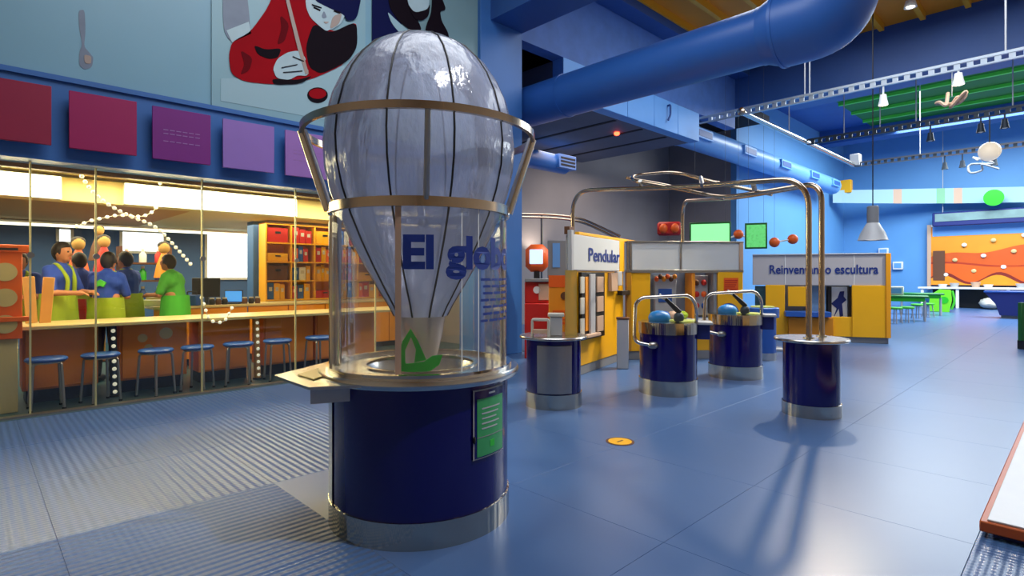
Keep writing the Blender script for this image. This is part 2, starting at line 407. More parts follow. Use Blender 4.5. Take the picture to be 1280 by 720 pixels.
mpoly('spoon_mark', [(98, 13), (106, 12), (107, 40), (105, 58), (112, 66), (117, 72), (115, 84), (106, 87), (99, 82), (99, 66), (103, 55), (99, 35)], c_gry, m1, 0)
mpoly('spoon_glint', [(105, 68), (114, 70), (114, 80), (106, 79)], c_br, m1, 1)
mpoly('paper', [(276, 98), (330, 98), (430, 82), (448, 140), (420, 152), (276, 126)], c_wh, m2, 0)
mpoly('grey_sleeve', [(278, -30), (306, -30), (312, 20), (313, 42), (288, 53), (279, 36)], c_gry, m2, 1)
mpoly('cuff', [(283, 38), (311, 27), (314, 42), (290, 53)], c_pale, m2, 2)
mpoly('jumper', [(350, -30), (336, 8), (313, 40), (290, 52), (286, 70), (289, 92), (305, 102), (345, 106), (388, 100), (432, 80), (446, 52), (446, 26), (420, 40), (398, 32), (382, 10), (382, -30)], c_red, m2, 2)
mpoly('jumper_shadow', [(392, 28), (412, 42), (446, 26), (447, 58), (436, 76), (402, 93), (386, 84), (382, 58)], c_dk, m2, 3)
mpoly('fold', [(317, 56), (332, 62), (352, 60), (348, 72), (336, 74), (322, 68)], c_dk, m2, 3)
mpoly('sleeve_edge', [(340, 98), (372, 100), (392, 94), (376, 105), (342, 106)], c_dk, m2, 3)
mpoly('face', [(382, -30), (382, 8), (388, 22), (400, 33), (408, 39), (416, 36), (426, 30), (432, 18), (428, -30)], c_pale, m2, 4)
mpoly('hair', [(390, -30), (392, 0), (412, 10), (430, 18), (434, 26), (446, 24), (452, -4), (450, -30)], c_nv, m2, 5)
mpoly('hand', [(341, 86), (347, 73), (360, 65), (374, 63), (383, 74), (378, 79), (386, 88), (384, 95), (372, 94), (362, 100), (346, 98)], c_pale, m2, 4)
mpoly('brush', [(350, -30), (354, -30), (377, 60), (386, 92), (382, 93), (372, 60)], c_br, m2, 5)
ring = lambda cx, cy, a, b, n=16: [(cx + a * math.cos(t * 2 * math.pi / n), cy + b * math.sin(t * 2 * math.pi / n)) for t in range(n)]
mpoly('paint_pot', ring(397, 119, 13, 10), c_dk, m2, 1); mpoly('paint', ring(397, 117, 11, 6.5), c_red, m2, 2)
mpoly('eye', [(392, 8), (401, 12), (400, 14), (392, 10)], c_dk, m2, 5); mpoly('mouth', [(404, 27), (412, 27), (408, 30)], c_br, m2, 5)
for k, (x0, y0, x1, y1) in enumerate(((352, 84, 372, 80), (354, 90, 378, 88), (366, 70, 380, 76))): mpoly('line', [(x0, y0), (x1, y1), (x1, y1 + 1.2), (x0, y0 + 1.2)], c_dk, m2, 6)
for k, P in enumerate((((418, 12), (426, 15), (425, 17), (417, 14)), ((390, 5), (402, 9), (402, 10.5), (390, 6.5)))): mpoly('line', P, c_dk, m2, 6)
mpoly('nose', [(405, 13), (409, 22), (404, 23), (402, 20)], c_gry, m2, 5); mpoly('cheek_shade', [(416, 20), (428, 16), (424, 30), (412, 37)], c_br, m2, 5)
mpoly('sleeve_fold', [(300, 62), (316, 72), (312, 88), (300, 94), (306, 80)], c_rd2, m2, 3); mpoly('sleeve_fold', [(350, 18), (362, 30), (356, 52), (346, 56), (352, 36)], c_rd2, m2, 3)
mpoly('jacket', [(465, -30), (482, -6), (500, 22), (505, 45), (500, 90), (465, 90)], c_nv, m3, 0)
mpoly('collar', [(484, 14), (492, 22), (512, 40), (522, 36), (524, 46), (506, 48), (490, 30)], c_wh, m3, 1)
mpoly('figure_hair', [(484, -30), (486, 8), (498, 26), (516, 40), (528, 38), (520, 20), (508, -30)], c_dk, m3, 2)
mpoly('figure_face', [(506, -30), (510, 6), (520, 20), (530, 22), (536, 12), (538, -30)], c_pale, m3, 3)
mpoly('instrument', [(540, -30), (552, -4), (558, 12), (550, 14), (552, 26), (560, 40), (562, 50), (546, 44), (544, 60), (530, 60), (532, 34), (540, 14)], c_dk, m3, 3)
mpoly('beard', [(508, 2), (518, 16), (534, 12), (538, 4), (536, 20), (528, 26), (518, 24)], c_dk, m3, 4)

M_PRN = mat('faint_print', (158, 112, 172), .5)
# coloured squares along the fascia
sq = [(-10, 64, 'dark red', (150, 30, 66)), (86, 170, 'crimson', (160, 20, 88)), (190, 262, 'purple', (124, 32, 128)), (278, 341, 'lilac', (150, 112, 190)), (356, 416, 'mauve', (160, 112, 186))]
for i, (a, b, nm, col) in enumerate(sq):
    X0, X1 = onY(a, 6.86)[0], onY(b, 6.86)[0]
    t = thing('wall_square', f'{nm} square board standing off the blue fascia', 'board', (X0, 6.86, 0), rad(-3), 'coloured squares on the fascia')
    obj('board', B1((0, -.02, 2.585), (X1 - X0, .012, 3.14), .004), mat('board_' + nm.replace(' ', '_'), col, .5, var=.06), t)
    obj('spacer', B1((.1, .012, 2.75), (X1 - X0 - .1, .10, 2.95)), M_NAVY, t)
    if i in (2, 4):
        for k, z in enumerate((2.90, 2.86, 2.78)):
            for j in range(6): obj('print_line', B1((.1 + j * .06, -.022, z), (.145 + j * .06, -.019, z + .009)), M_PRN, t)

# ================================================================== DUCTS, TRACKS
def ductY(r, y0, y1): 
    return lathe(NB(), [(r, y0), (r, y1)], 40)
dt = thing('air_duct', 'large round blue air duct crossing under the orange ceiling', 'duct', (7.5, 0, 4.5))
def cyl_y(r0, r1, y0, y1, n=40):
    bm = NB(); tube(bm, [(0, y0, 0), (0, y0 + .001, 0), (0, y1 - .001, 0), (0, y1, 0)], [r0, r0, r1, r1], n); return bm
obj('duct_body', cyl_y(.36, .36, 2.95, 9.5), M_DUCT, dt)
obj('duct_reducer', cyl_y(.45, .37, 2.75, 2.95), M_DUCT, dt)
obj('duct_elbow', tube(NB(), smoothpath([(0, 2.75, 0), (0, 2.12, 0), (0, 2.12, .9)], .6, 10), .46, 40), M_DUCT, dt)
obj('duct_riser', tube(NB(), [(0, 2.12, .9), (0, 2.12, 2.62)], .46, 40), M_DUCT, dt)
for y in (6.35, 2.97): obj('seam_band', cyl_y(.37, .37, y - .02, y + .02), M_DUCT, dt)
obj('seam_band', cyl_y(.47, .47, 2.72, 2.76), M_DUCT, dt)
def cyl_x(r, x0, x1, n=28): return tube(NB(), [(x0, 0, 0), (x0 + .001, 0, 0), (x1, 0, 0)], r, n)
d2 = thing('supply_duct', 'pale blue supply duct running from the bulkhead along the wall', 'duct', (0, 7.75, 5.25), 0)
obj('duct_body', cyl_x(.34, 13.7, 27), M_DUCTL, d2)
obj('duct_collar', cyl_x(.37, 13.62, 13.8), M_DUCTL, d2)
for x in (14.6, 17.6, 20.6, 23.6, 26.2):
    g = obj('grille', B1((x - .45, -.40, -.13), (x + .45, -.2, .15), .01), M_BULK, d2)
    obj('slot', B1((x - .38, -.41, -.08), (x + .38, -.38, .09)), M_NAVY, g)
d3 = thing('branch_duct', 'short blue round duct ending under the grey soffit', 'duct', (0, 9.9, 4.35), 0)
obj('duct_body', cyl_x(.24, 6.65, 11.6), M_DUCT, d3)
for x in (8.6, 10.4): obj('hanger', tube(NB(), [(x, 0, .2), (x, 0, .5)], .015, 6), M_TRK, d3)
g = obj('grille', B1((11.05, -.30, -.16), (11.75, .26, .2), .01), M_DUCT, d3)
for k in range(3): obj('slot', B1((11.12, -.31, -.1 + k * .09), (11.7, -.28, -.05 + k * .09)), M_DARK, g)

TZ = 5.2
def track(X, label, m, lattice, y0=5.62, y1=-4.5):
    t = thing('lighting_track', label, 'light track', (X, 0, TZ), 0, 'lighting tracks under the ceiling')
    obj('rail', B1((-.03, y1, .03), (.03, y0, .08)), m, t); obj('rail', B1((-.03, y1, -.09), (.03, y0, -.06)), m, t)
    n = int((y0 - y1) / .19)
    bm = NB()
    for i in range(n): box(bm, (-.02, y1 + .05 + i * .19, -.06), (.02, y1 + .14 + i * .19, .03))
    o = obj('web', bm, m if lattice else M_TRK, t); o['kind'] = 'stuff'
    return t
t1 = track(13.0, 'pale aluminium lattice track nearest the orange ceiling', M_ALU, True, 6.7)
t2 = track(17.3, 'dark lattice track below the green ceiling', M_TRK, True)
t3 = track(22.0, 'slim steel track before the pale blue far wall', M_STEELD, False)
for t, X, pxs, top in ((t1, 13.0, (1006, 1012, 1257), 7.3), (t2, 17.3, (1055, 1100, 1145, 1266), 7.8), (t3, 22.0, (1150,), 7.7)):
    for p in pxs: obj('hanger', tube(NB(), [(0, onX(p, X)[0], .08), (0, onX(p, X)[0], top - TZ)], .014, 6), M_LGREY, t)
cn = thing('conduit_pipe', 'shiny steel pipe joining the lighting tracks lengthwise', 'pipe', (0, 5.66, 5.2))
obj('pipe', tube(NB(), [(13.0, 0, 0), (22.0, 0, 0)], .07, 12), M_STEEL, cn)
obj('end_box', B1((21.9, -.2, -.05), (22.2, .1, .36), .02), M_LGREY, cn)
obj('elbow', ell(NB(), (13.0, 0, 0), (.1, .1, .1)), M_TUBE, cn)
obj('hanger', tube(NB(), [(16.0, 0, .05), (16.0, 0, .93)], .014, 6), M_LGREY, cn)

def head(X, px, label, m, dz=.30, lit=None, size=1.0, group='spotlights on the tracks'):
    Y, d = onX(px, X)
    t = thing('spotlight', label, 'spotlight', (X, Y, TZ - .09), 0, group)
    obj('stem', tube(NB(), [(0, 0, 0), (0, 0, -dz)], .018, 6), m, t)
    r = .09 * size
    obj('can', lathe(NB(), [(.001, -dz + .06), (r * .6, -dz + .05), (r * .75, -dz - .06), (r, -dz - .16), (r * .9, -dz - .16), (r * .6, -dz - .08), (.001, -dz - .08)], 14), m, t, (0, 0, 0), (0, 0, 0))
    obj('bulb', ell(NB(), (0, 0, -dz - .12), (r * .8, r * .8, .05 * size)), lit or M_OFF, t)
    return t
head(13.0, 1104, 'small white spotlight hanging alone under the pale track', M_WHITE, .22, M_BULB)
head(13.0, 1198, 'warm glowing spotlight under the pale track', M_WHITE, .10, M_BULB, 1.1)
head(17.3, 1163, 'black spotlight under the dark track, by itself', M_TRK, .22)
head(17.3, 1226, 'black spotlight under the dark track beside the round lamp', M_TRK, .18)
head(17.3, 1256, 'black spotlight on the dark track with a barn door flap', M_TRK, .16)
head(22.0, 1181, 'small dark spotlight under the slim track, first one', M_TRK, .25)
head(22.0, 1203, 'small dark spotlight under the slim track, next to wire ornament', M_TRK, .25)
head(22.0, 1243, 'black spotlight with pale lens under the slim track', M_TRK, .3, M_WHITE)
Yg, dg_ = onX(1237, 17.3)
t = thing('globe_lamp', 'round white globe lamp hanging under the dark track', 'lamp', (17.3, Yg, TZ - .09), 0)
obj('rod', tube(NB(), [(0, 0, 0), (0, 0, -.62)], .015, 6), M_TRK, t); obj('globe', ell(NB(), (0, 0, -.82), (.22, .22, .22), 16, 12), M_SOFTBULB, t)
# wire ornaments
def wire(px, X, z, label, m, seed, s=.35):
    Y, d = onX(px, X); random.seed(seed)
    t = thing('wire_ornament', label, 'ornament', (X, Y, z), 0, 'wire ornaments hanging from tracks')
    pts = [(0, random.uniform(-s, s), random.uniform(-s * .8, s * .8)) for _ in range(9)]
    pts = [(random.uniform(-.1, .1), y, q) for _, y, q in pts]
    obj('wire', tube(NB(), smoothpath(pts, .2), .03, 6), m, t)
    obj('cord', tube(NB(), [(0, 0, s * .2), (0, 0, 5.13 - z)], .008, 5), M_LGREY, t)
wire(1190, 13.0, 4.6, 'tangled pinkish wire ornament before the green ceiling', M_PINKB, 3, .26)
wire(1228, 22.0, 4.7, 'pale grey wire ornament before the far blue wall', M_LGREY, 5, .4)
# ceiling spots in the orange ceiling
for px, py, lb in ((1060, 26, 'small lit downlight in orange ceiling next to the duct'), (1138, 4, 'small lit downlight in orange ceiling by the blue beam')):
    d = (7.1 - CH) * FPX / (HOR - py); x, y = at(px, d)
    t = thing('downlight', lb, 'downlight', (x, y, 7.05), 0, 'downlights in the orange ceiling')
    obj('housing', lathe(NB(), [(.001, .1), (.09, .1), (.12, -.04), (.10, -.04), (.001, .02)], 16), M_WHITE, t); obj('lens', ell(NB(), (0, 0, -.02), (.08, .08, .03)), M_BULB, t); obj('stem', cylv(NB(), .03, .1, .26, 10), M_WHITE, t)

# pendant lamp
x, y = at(1091, 12.4)
t = thing('pendant_lamp', 'grey bell pendant lamp on a long black cord', 'lamp', (x, y, 2.14), 0)
obj('shade', lathe(NB(), [(.30, 0), (.29, .01), (.24, .16), (.12, .38), (.09, .40)], 28), M_LGREY, t)
obj('housing', cylv(NB(), .115, .36, .76, 20, bev=.02), M_GREY, t)
obj('cord', tube(NB(), [(0, 0, .76), (0, 0, 5.16)], .012, 6), M_BLACK, t)
obj('bulb', ell(NB(), (0, 0, .05), (.2, .2, .05)), M_SOFTBULB, t)

# ================================================================== BALLOON EXHIBIT
BD, BL = 3.25, k_(526) * 3.25
bx_, by_ = W(BD, BL); RZ = math.atan2(by_, bx_) - rad(90)
be = thing('balloon_exhibit', 'hot air balloon exhibit with clear cylinder on round navy drum', 'exhibit', (bx_, by_, 0), RZ)
def an(th): return -math.pi / 2 + rad(th)       # th degrees to the right of the side facing the lens
def pol(r, th, z): a = an(th); return (r * math.cos(a), r * math.sin(a), z)
obj('kick_band', lathe(NB(), [(.46, 0), (.512, 0), (.512, .135), (.50, .137)], 64), M_STREAK, be)
obj('drum', lathe(NB(), [(.503, .13), (.503, .80)], 64), M_DRUM, be)
bm = NB(); lathe(bm, [(.509, .135), (.509, .79)], 5, a0=an(-100), a1=an(-66)); obj('steel_strip', bm, M_STEEL, be)
tt = obj('table_top', lathe(NB(), [(.5, .79), (.56, .795), (.568, .81), (.568, .825), (.56, .84), (.315, .842), (.31, .835), (.295, .74), (.24, .70), (.001, .69)], 64), M_STEEL, be)
obj('rim', lathe(NB(), [(.525, .84), (.525, .862), (.482, .862), (.482, .84)], 64), M_CHROME, be)
obj('bowl_lip', lathe(NB(), [(.33, .842), (.33, .85), (.305, .85), (.305, .835)], 48), M_CHROME, be)
obj('cylinder', lathe(NB(), [(.497, .862), (.497, 1.70)], 72), M_ACR, be)
obj('lower_ring', lathe(NB(), [(.487, 1.695), (.512, 1.695), (.512, 1.745), (.487, 1.745), (.487, 1.695)], 64), M_TUBE, be)
obj('upper_ring', lathe(NB(), [(.637, 2.13), (.66, 2.13), (.66, 2.168), (.637, 2.168), (.637, 2.13)], 72), M_TUBE, be)
for th in (-84, 84, 180):
    obj('strut', tube(NB(), [pol(.507, th, 1.715), pol(.648, th, 2.15)], .027, 14), M_CHROME, be)
obj('strut', tube(NB(), [pol(.50, 3, 1.73), pol(.645, 3, 2.15)], .015, 8), M_STEELD, be)
for th in (-78, 78, 178):
    p = obj('post', tube(NB(), [pol(.475, th, .86), pol(.475, th, 1.72)], .034 if th < 0 else .016, 14), M_CHROME, be)
    obj('collar', ell(NB(), pol(.478, th, 1.70), (.04, .04, .035)), M_CHROME, p)
bm = NB(); lathe(bm, [(.499, .865), (.499, 1.695)], 2, a0=an(-14.5), a1=an(-11)); obj('seam_strip', bm, M_PINKB, be)
for th in (24, 36): 
    bm = NB(); lathe(bm, [(.4985, .865), (.4985, 1.695)], 1, a0=an(th), a1=an(th + .7)); obj('reflection_line', bm, M_WHITE, be)  # white strips paint reflections on the clear cylinder
prof = [(.001, 2.735), (.10, 2.725), (.20, 2.69), (.30, 2.63), (.38, 2.55), (.44, 2.46), (.49, 2.35), (.525, 2.22), (.538, 2.08), (.53, 1.95), (.50, 1.82), (.45, 1.68), (.385, 1.54), (.31, 1.40), (.235, 1.27), (.18, 1.18), (.15, 1.12)]
NG = 10; PH = an(-18)
gore = lambda a, z: 1 + .022 * abs(math.sin((a - PH) * NG / 2)) - .01
bl = obj('balloon', lathe(NB(), prof, NG * 10, mod=gore), M_FILM, be)
for i in range(NG):
    a = PH + i * 2 * math.pi / NG
    obj('seam_cord', tube(NB(), [((r * .992 + .002) * math.cos(a), (r * .992 + .002) * math.sin(a), z) for r, z in prof[1:]], .0055, 5), M_BLACK, bl)
bu = obj('burner', lathe(NB(), [(.001, .72), (.055, .72), (.06, .80), (.09, .86), (.125, 1.02), (.14, 1.12), (.13, 1.12), (.001, 1.0)], 20), M_BURN, be)
for k in range(4): obj('rod', tube(NB(), [(.08 * math.cos(k * 1.57 + .5), .08 * math.sin(k * 1.57 + .5), .95), (.12 * math.cos(k * 1.57 + .5), .12 * math.sin(k * 1.57 + .5), 1.12)], .007, 6), M_STEELD, bu)
obj('knot', ell(NB(), (0, 0, 2.735), (.05, .05, .018)), M_BLACK, be)
# lettering wrapped on the cylinder
def wrap(me, r, th0, z0):
    for v in me.vertices:
        a = an(th0) + v.co.x / r; rr = r + .001 + max(0, v.co.z); y = v.co.y
        v.co = Vector((rr * math.cos(a), rr * math.sin(a), z0 + y))
    return me
me = textmesh('El globo', .225, .009, .0015, .735); o = obj('lettering', wrap(me, .5, -10, 1.392), M_TXT, be)
for k in range(7):
    a = 38 + (2 if k % 3 else 0)
    for j in range(5):
        bm = NB(); z = 1.325 - k * .036; wd = random.uniform(6, 9.5)
        lathe(bm, [(.4995, z), (.4995, z + .013)], 3, a0=an(a), a1=an(a + wd)); a += wd + 1.5
        obj('print_line', bm, M_TXT, be)
# instruction sign on the drum
def arcplate(r, th0, th1, z0, z1): return lathe(NB(), [(.50, z0), (r, z0), (r, z1), (.50, z1)], 8, a0=an(th0), a1=an(th1))
sg = obj('sign_frame', arcplate(.512, 31, 60, .405, .762), M_LGREY, be)
obj('sign_plate', arcplate(.515, 32, 59.2, .412, .756), M_DRUM, be); o = obj('sign_face', arcplate(.517, 33.5, 58, .418, .715), mat('sign_green', (60, 158, 92), .4, var=.18, vscale=30), be)
obj('sign_seam', arcplate(.5185, 33.5, 58, .515, .519), M_GREY, o); obj('sign_title', arcplate(.5165, 43, 49, .733, .742), M_WHITE, be)
for k in range(5): obj('print_line', arcplate(.5183, 37, 54 - (k * 7) % 5, .66 - k * .026, .667 - k * .026), M_LGREY, o)
obj('emblem', arcplate(.5183, 44, 48, .455, .49), M_GREEN, o)
obj('knob', ell(NB(), pol(.517, 31.5, .51), (.008, .008, .02)), M_BLACK, sg)
# side tray with control box (world-space corners put into the exhibit's frame)
inv = Matrix.Rotation(-RZ, 3, 'Z')
def loc_(px, py, z): x, y = pl(px, py, z); return inv @ Vector((x - bx_, y - by_, z))
ptsT = [loc_(343, 469, .82), loc_(386, 484, .82), loc_(460, 481, .82), loc_(470, 462, .82), loc_(414, 451, .82)]
tr = obj('side_tray', prism(NB(), ptsT, (0, 0, -.014)), M_STEEL, be)
q = [loc_(372, 469, .822), loc_(392, 475, .822), loc_(414, 467, .822), loc_(398, 461, .822)]
obj('tray_plate', prism(NB(), q, (0, 0, .006)), mat('brass_plate', (196, 176, 110), .35, .4), tr); obj('tray_button', ell(NB(), loc_(420, 473, .825), (.018, .018, .014)), M_BLACK, tr)
q = [loc_(388, 484, .80), loc_(459, 479, .80), loc_(459, 465, .80), loc_(392, 466, .80)]
obj('control_box', prism(NB(), q, (0, 0, -.085)), M_LGREY, be)
# green cutout sail boat standing on the table inside the cylinder
gx, gy = at(525, 2.93)
gs = thing('sailboat_cutout', 'flat green sailboat cutout standing inside the clear cylinder', 'cutout', (gx, gy, .851), RZ)
S_ = .0042
def gp(pts): return [((x - 525) * S_, 0, (467 - y) * S_) for x, y in pts]
obj('hull', prism(NB(), gp([(498, 466), (499, 455), (510, 457), (530, 455), (540, 448), (553, 447), (549, 459), (538, 467), (515, 468)]), (0, .006, 0)), M_GREEN, gs)
obj('mainsail', prism(NB(), gp([(513, 413), (522, 428), (530, 446), (533, 453), (518, 456), (520, 440), (514, 424)]), (0, .006, 0)), M_GREEN, gs)
obj('jib', prism(NB(), gp([(513, 414), (503, 430), (499, 456), (507, 457), (507, 440), (514, 424)]), (0, .006, 0)), M_GREEN, gs)

# ================================================================== PEDESTAL EXHIBITS
def drum_parts(root, r, h, band=.13, top=None, topband=0, th=.03):
    obj('kick_band', lathe(NB(), [(r * .9, 0), (r + .012, 0), (r + .012, band), (r, band + .002)], 40), M_STREAK, root)
    obj('drum', lathe(NB(), [(r, band), (r, h - topband)], 40), M_DRUM, root)
    if topband: obj('top_band', lathe(NB(), [(r, h - topband), (r + .015, h - topband), (r + .015, h), (.001, h)], 40), M_STREAK, root)
    if top: obj('table_top', cylv(NB(), top, h - th, h, 40, bev=.008), M_STEEL, root)
def face_rz(x, y): return math.atan2(y, x) - rad(90)
# A: pedestal carrying the bent tubes
ax, ay = at(1014, 5.5)
pa = thing('tube_arch', 'navy pedestal carrying two tall bent steel tubes overhead', 'exhibit', (ax, ay, 0), 0)
drum_parts(pa, .252, .745, .12, .335)
def rel(v): return Vector((v.x - ax, v.y - ay, v.z))
def pipe(name, pts, r, rb=.35): return obj(name, tube(NB(), smoothpath([rel(p) for p in pts], rb, 10), r, 10), M_TUBE, pa)
pipe('tube', [p3(1011, 425, 5.45) * 1, p3(1011, 222, 5.45), p3(930, 228, 5.9), p3(850, 234, 6.6), p3(716, 238, 7.6), p3(716, 298, 7.6)], .028)
pipe('tube', [p3(1027, 421, 5.6), p3(1027, 228, 5.6), p3(985, 236, 6.0), p3(920, 247, 6.8), p3(853, 251, 8.9), p3(853, 303, 8.9)], .028)
pipe('cross_tube', [p3(1000, 232, 5.7), p3(940, 242, 6.0), p3(902, 247, 6.3), p3(850, 236, 6.6), p3(790, 226, 7.0), p3(790, 219, 7.3), p3(845, 214, 7.3), p3(880, 225, 6.9), p3(950, 240, 6.5), p3(965, 243, 6.4)], .022, .3)
pipe('cross_tube', [p3(783, 222, 7.2), p3(840, 232, 6.8), p3(905, 249, 6.5)], .018)
for a, b in (((878, 232, 6.3), (876, 222, 6.9)), ((802, 236, 7.0), (800, 226, 6.9)), ((944, 241, 6.2), (942, 231, 5.9))):
    obj('coupling', tube(NB(), [rel(p3(*a)), rel(p3(*b))], .026, 8), M_STEELD, pa)
for px, py, d in ((1011, 421, 5.45), (1027, 419, 5.6)):
    p = rel(p3(px, py, d)); obj('flange', cylv(NB(), .05, .745, .757, 16, (p.x, p.y)), M_STEEL, pa)

# B, C: drums with lever frames
def lever(px, d, r, h, label, seed):
    x, y = at(px, d); t = thing('lever_exhibit', label, 'exhibit', (x, y, 0), face_rz(x, y), 'lever exhibits on navy drums')
    drum_parts(t, r, h, .17, None, .13)
    pts = [(-r * .55, -r * .98, h - .25), (-r * 1.15, -r * .9, h - .22), (-r * 1.12, -r * .55, h + .21), (-r * .9, -r * .5, h + .28), (r * .72, -r * .35, h + .31), (r * .96, -r * .3, h + .2), (r * .96, -r * .2, h - .01)]
    obj('handle_frame', tube(NB(), smoothpath(pts, .09), .021, 10), M_CHROME, t)
    obj('knob', ell(NB(), (-r * .5, -r * .96, h - .25), (.06, .04, .04)), M_STEELD, t)
    lv = obj('lever', tube(NB(), [(-.05, -.12, h + .29), (.08, -.1, h + .16), (.13, -.08, h + .11)], [.016, .03, .03], 8), M_BLACK, t)
    obj('lever_tip', tube(NB(), [(-.10, -.13, h + .31), (-.03, -.12, h + .27)], .022, 8), M_OFF, lv)
    obj('pivot', ell(NB(), (.12, -.08, h + .05), (.06, .06, .07)), M_TRK, t)
    obj('dial', lathe(NB(), [(.001, h + .02), (.14, h + .018), (.15, h + .004)], 24, (.16, .02)), mat('lime_dial', (186, 196, 90), .4), t)
    dm = ell(NB(), (-.10, .12, h + .03), (.13, .11, .09), 16, 10); obj('dome', dm, mat('blue_dome', (30, 118, 190), .35), t)
    obj('side_shelf', B1((r * .8, -.05, h - .03), (r + .17, .25, h), .005), M_LGREY, t)
    obj('shelf_bracket', B1((r * .8, 0, h - .2), (r + .14, .2, h - .03), .005), M_NAVYCL, t)
    return t
lever(835, 6.55, .325, .82, 'navy drum exhibit with chrome handle frame beside the grey post', 1)
lever(919, 7.56, .335, .84, 'navy drum exhibit with chrome handle frame beside the small blue pedestal', 2)
x, y = at(953, 9.1)
t = thing('small_pedestal', 'small blue pedestal half behind a lever exhibit', 'pedestal', (x, y, 0))
obj('kick_band', cylv(NB(), .21, 0, .12, 28), M_STEEL, t); obj('drum', cylv(NB(), .205, .12, .68, 28), M_SEAT, t); obj('top_band', cylv(NB(), .25, .68, .84, 28, bev=.01), M_DUCT, t)
obj('dial', cylv(NB(), .18, .84, .86, 24), mat('lime_top', (196, 206, 110), .4), t)
x, y = at(1003 - 40, 10.2)
t = thing('floor_bracket', 'low steel bracket on the floor behind the small pedestal', 'bracket', (x, y, 0), face_rz(x, y))
obj('plate', B1((-.12, -.15, 0), (.2, .15, .05), .01), M_LGREY, t); obj('upright', B1((-.02, -.1, .05), (.08, .1, .42), .01), M_BROWN, t)
# D
dx, dy = at(692, 5.9)
t = thing('frame_pedestal', 'navy pedestal with steel front plate and small frames on top', 'exhibit', (dx, dy, 0), face_rz(dx, dy))
drum_parts(t, .285, .73, .15, .36)
bm = NB(); lathe(bm, [(.286, .16), (.298, .165), (.298, .645), (.286, .65)], 12, a0=an(-34), a1=an(38)); obj('front_plate', bm, M_STEELD, t)
fr = obj('small_frame', tube(NB(), smoothpath([(-.22, -.12, .73), (-.22, -.12, .90), (-.05, -.16, .90), (-.05, -.16, .73)], .02, 3), .016, 6), M_OFF, t)
obj('bar', B1((-.22, -.16, .76), (-.04, -.10, .80), .004), M_PINKB, fr)
obj('block', B1((-.04, -.12, .73), (.09, .05, .93), .01), M_LGREY, t); obj('block_top', B1((-.06, -.13, .93), (.11, .06, .96), .005), M_OFF, t)
obj('window_column', B1((.12, -.05, .73), (.24, .07, 1.41)), M_OLIVE, t)

# ================================================================== PANEL STANDS
class Stand:
    def __init__(s, name, label, cat, px0, d0, px1, d1):
        s.a = Vector(at(px0, d0)); s.b = Vector(at(px1, d1)); u = (s.b - s.a); s.L = u.length; s.u = u.normalized()
        s.rz = math.atan2(u.y, u.x); s.t = thing(name, label, cat, (s.a.x, s.a.y, 0), s.rz)
    def X(s, px):
        k = k_(px); dr = Vector((c_ + k * s_, s_ - k * c_)); # ray dir per unit depth
        # a + u t = dr q
        det = dr.x * (-s.u.y) + s.u.x * dr.y
        q = (s.a.x * (-s.u.y) + s.u.x * s.a.y) / det; tt = (dr.x * s.a.y - dr.y * s.a.x) / -det
        P = dr * q; return (P - s.a).dot(s.u), q
    def b_(s, name, px0, px1, z0, z1, y0, y1, m, bev=.004, parent=None):
        return obj(name, B1((s.X(px0)[0], y0, z0), (s.X(px1)[0], y1, z1), bev), m, parent or s.t)
    def text(s, body, px0, px1, z, size, m, y=-.01, parent=None, bold=.0):
        x0, x1 = s.X(px0)[0], s.X(px1)[0]; me = textmesh(body, size, bold, .002, x1 - x0)
        o = obj('lettering', me, m, parent or s.t, (x0, y, z), (rad(90), 0, 0)); return o
P1 = Stand('pendulum_stand', 'yellow display stand with frosted header reading Pendular', 'display stand', 712, 7.3, 779, 9.0)
P1.b_('plinth', 714, 779, 0, .13, .01, .10, M_GREY); P1.b_('board', 714, 779, .13, 1.42, 0, .06, M_YEL)
h = P1.b_('header', 712, 772, 1.43, 1.90, -.03, .03, M_FROST); P1.b_('header_back', 714, 770, 1.44, 1.89, .06, .08, M_LGREY)
P1.text('Pendular', 733, 772, 1.56, .26, M_TXT, -.036, None, .004)
P1.b_('top_rail', 722, 795, 1.905, 1.945, -.02, .04, M_YEL); P1.b_('header_post', 773, 779, 1.42, 1.905, -.02, .04, M_YEL); P1.b_('header_post', 711, 714, 1.42, 1.95, -.04, .02, M_LGREY)
wf = P1.b_('window_frame', 723, 752, .48, 1.40, -.05, .0, M_BLACK)
for k in range(3): P1.b_('tile', 741, 749, .56 + k * .28, .78 + k * .28, -.07, -.05, M_PINKB, .003, wf)
for k in range(3): P1.b_('tile', 720.5, 725, .56 + k * .28, .78 + k * .28, -.07, -.05, M_OFF, .003, wf)
P1.b_('backing', 727, 738, .6, 1.34, -.06, -.05, M_APRON, .002, wf); P1.b_('post', 731, 737, .52, 1.38, -.09, -.06, M_LGREY, .004, wf); P1.b_('shelf', 718, 740, .52, .56, -.14, -.05, M_PINKB, .004, wf)
P1.b_('fitting', 760, 768, 1.12, 1.4, -.06, 0, M_PINKB); P1.b_('fitting', 768, 774, 1.2, 1.42, -.05, 0, M_LGREY)
P1.b_('mount', 712, 718, 1.9, 2.0, .0, .08, M_BROWN); P1.b_('mount', 770, 783, 1.05, 1.12, -.10, -.02, M_BLACK)

x0_, y0_ = at(778, 8.2)
t = thing('grey_post', 'short grey box post standing before the yellow boards', 'post', (x0_, y0_, 0), face_rz(x0_, y0_))
obj('body', B1((-.08, -.08, 0), (.09, .08, .72), .008), M_LGREY, t); obj('cap', B1((-.09, -.09, .72), (.10, .09, .745), .004), M_BROWN, t)

